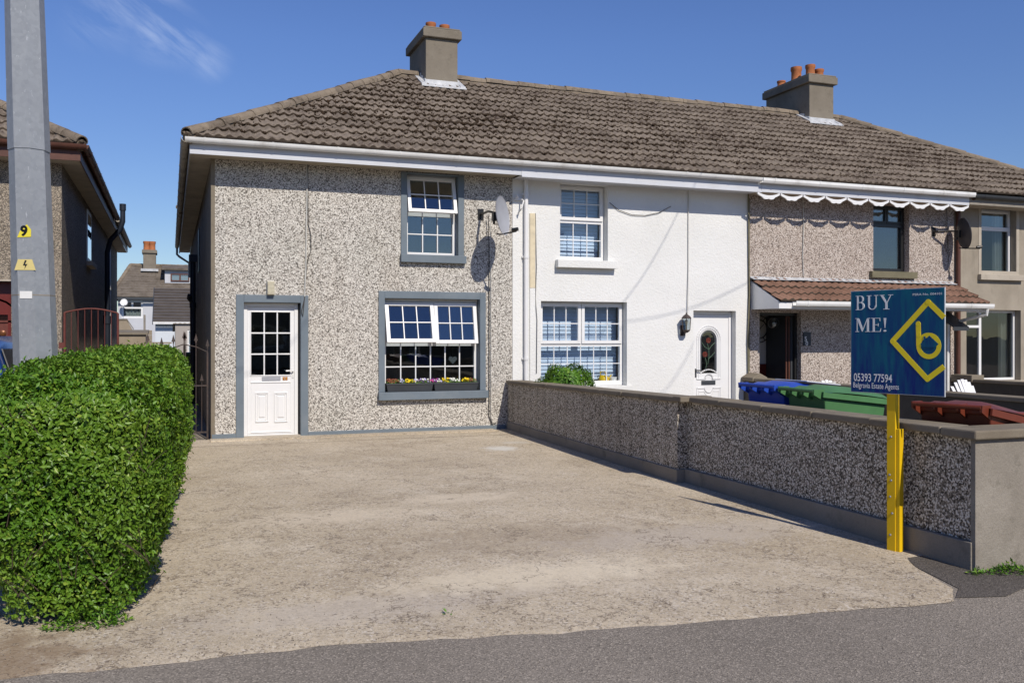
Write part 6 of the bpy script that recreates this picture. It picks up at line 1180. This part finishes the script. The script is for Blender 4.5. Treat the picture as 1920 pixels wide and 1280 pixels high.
x0, zt_ = bz(273, 619, 44); x1 = FX(285, 44); m = MB(); t = thing('block_wall', (x0, 44, 0), 'short wall of bare grey blocks right of the block store', 'wall')
for q in range(8): m.box(x0, x1, 44+.002*(q % 2), 44.2, q*zt_/8+.008, (q+1)*zt_/8)
obj('blocks', m, M['brick'], t)
x0, zt_ = bz(281, 640, 39); x1 = FX(322, 39); t = thing('log_stack', (x0, 39, 0), 'low stack of weathered boards at the end of the alley', 'timber'); m = MB()
for q in range(5): m.box(x0+.05*(q % 2), x1-.07*(q % 3), 39, 39.8, zt_-.09*(q+1)-.0, zt_-.09*q-.03)
m.box(x0, x1, 39.02, 39.75, 0, zt_-.46); obj('boards', m, M['wood'] if False else M['brick'], t)
dish((FX(234,YB), YB, FZ(234,567,YB)), (FX(232.5,YB-.6), YB-.6, FZ(232.5,567,YB-.6)), (FX(234,YB-1.1), YB-1.1, FZ(234,571,YB-1.1)), .24, 'white_obj', 'steel', 'small white round dish on the pale rear house beside its window', None, (-.1,-.95,.3))
bin_((FX(355, 27), 27, 0), R(90), 'bingreen', 'green wheelie bin down the alley beside the black soil pipe')

def wire(a, b, ka, kb, label, ea=.25, eb=.3):
    P = [Vector((FX(p[0], YF), YF, FZ(p[0], p[1], YF)))+SUNV*k_ for p, k_ in ((a, ka), (b, kb))]; d_ = P[1]-P[0]; p0_, p1_ = P[0]-d_*ea, P[1]+d_*eb
    o = obj('overhead_wire', MB().tube([p0_+(p1_-p0_)*(q/16)-Vector((0,0,.25*math.sin(PI*q/16))) for q in range(17)], .006, 6), M['cable']); tag(o, label, 'wire', 'overhead wires crossing the street'); return o
wire((1395, 522), (1180, 588), 6.5, 8.0, 'overhead wire casting the long slanting shadow across the white wall')
wire((1270, 388), (1165, 556), 5.5, 6.5, 'overhead wire casting the steep shadow beside the white upper window')
wire((1292, 648), (1222, 738), 9.2, 9.8, 'overhead wire casting the shadow left of the arched-glass door')
wire((565, 600), (440, 680), 9.0, 9.8, 'overhead wire casting the shadow across the door numbered 52')

# ================================================================== the houses across the street, which the windows mirror
for k_, (xa_, xb_, lab) in enumerate(((-16, -4, 'brown-roofed house across the street, left one mirrored in the panes'), (-2, 12, 'brown-roofed house across the street, middle one mirrored in the panes'), (14, 28, 'brown-roofed house across the street, right one mirrored in the panes'))):
    yo = -17.0; h = thing('facing_house', (xa_, yo, 0), lab, 'house', 'houses across the street'); H = []
    n_ = int((xb_-xa_)//4.6)
    for q in range(n_): x = xa_+.9+q*4.7; H += [(x, x+1.7, .95, 2.05), (x+.4, x+1.3, 2.75, 3.75), (x+2.5, x+3.35, -.01, 2.05)]
    m = holed_wall(xa_, xb_, 0, 4.3, yo-.25, .25, H); obj('front_wall', m, M['dashleft'], h); obj('shell', MB().box(xa_, xb_, yo-7, yo-6.8, 0, 4.3).box(xa_, xa_+.2, yo-6.8, yo-.26, 0, 4.3).box(xb_-.2, xb_, yo-6.8, yo-.26, 0, 4.3), M['dashleft'], h)
    for hh in H:
        w_ = obj('window' if hh[2] > .5 else 'front_door', frame(MB(), *hh, yo-.18, yo-.12, .06), M['upvc'], h); obj('pane', MB().box(hh[0]+.05, hh[1]-.05, yo-.16, yo-.15, hh[2]+.05, hh[3]-.05), M['glassdark'], w_)
    m = MB(); a_, b_ = yo+.4, yo-7.4; c_ = (a_+b_)/2; m.add([(xa_-.4,a_,4.35),(xb_+.4,a_,4.35),(xb_-3.4,c_,6.7),(xa_+3.4,c_,6.7),(xa_-.4,b_,4.35),(xb_+.4,b_,4.35)], [(0,1,2,3),(5,4,3,2),(4,0,3),(1,5,2),(1,0,4,5)]); obj('roof', m, M['tile_far'], h)
    obj('chimney', MB().box((xa_+xb_)/2-.4, (xa_+xb_)/2+.4, c_-.7, c_+.7, 6.2, 7.6), M['chimney'], h)

# loose grit on the drive and along the wall foot
r2 = np.random.default_rng(77); P = []
for q in range(900):
    x = r2.uniform(-1.5, 4.9); y = edge_y(x)+abs(r2.normal(0, .35)); P.append((x, y, G(y)+.010))
for q in range(350): y = r2.uniform(5.3, 14.2); P.append(((5.07 if y < 8.4 else 4.98+.045*(y-8.46))-abs(r2.normal(0, .10)), y, G(y)+.010))
for q in range(500): x = r2.uniform(-2, 6); y = r2.uniform(2.8, 4.3); P.append((x, y, G(y)+.004))
P = np.array(P); V, F = lumps(P, r2.uniform(.0015, .0045, len(P)), 5); o = npmesh('grit', V, F, plain('grit_stone', (.24,.21,.17), .9, 0, .2, .5, 60, 0)); tag(o, kind='stuff')
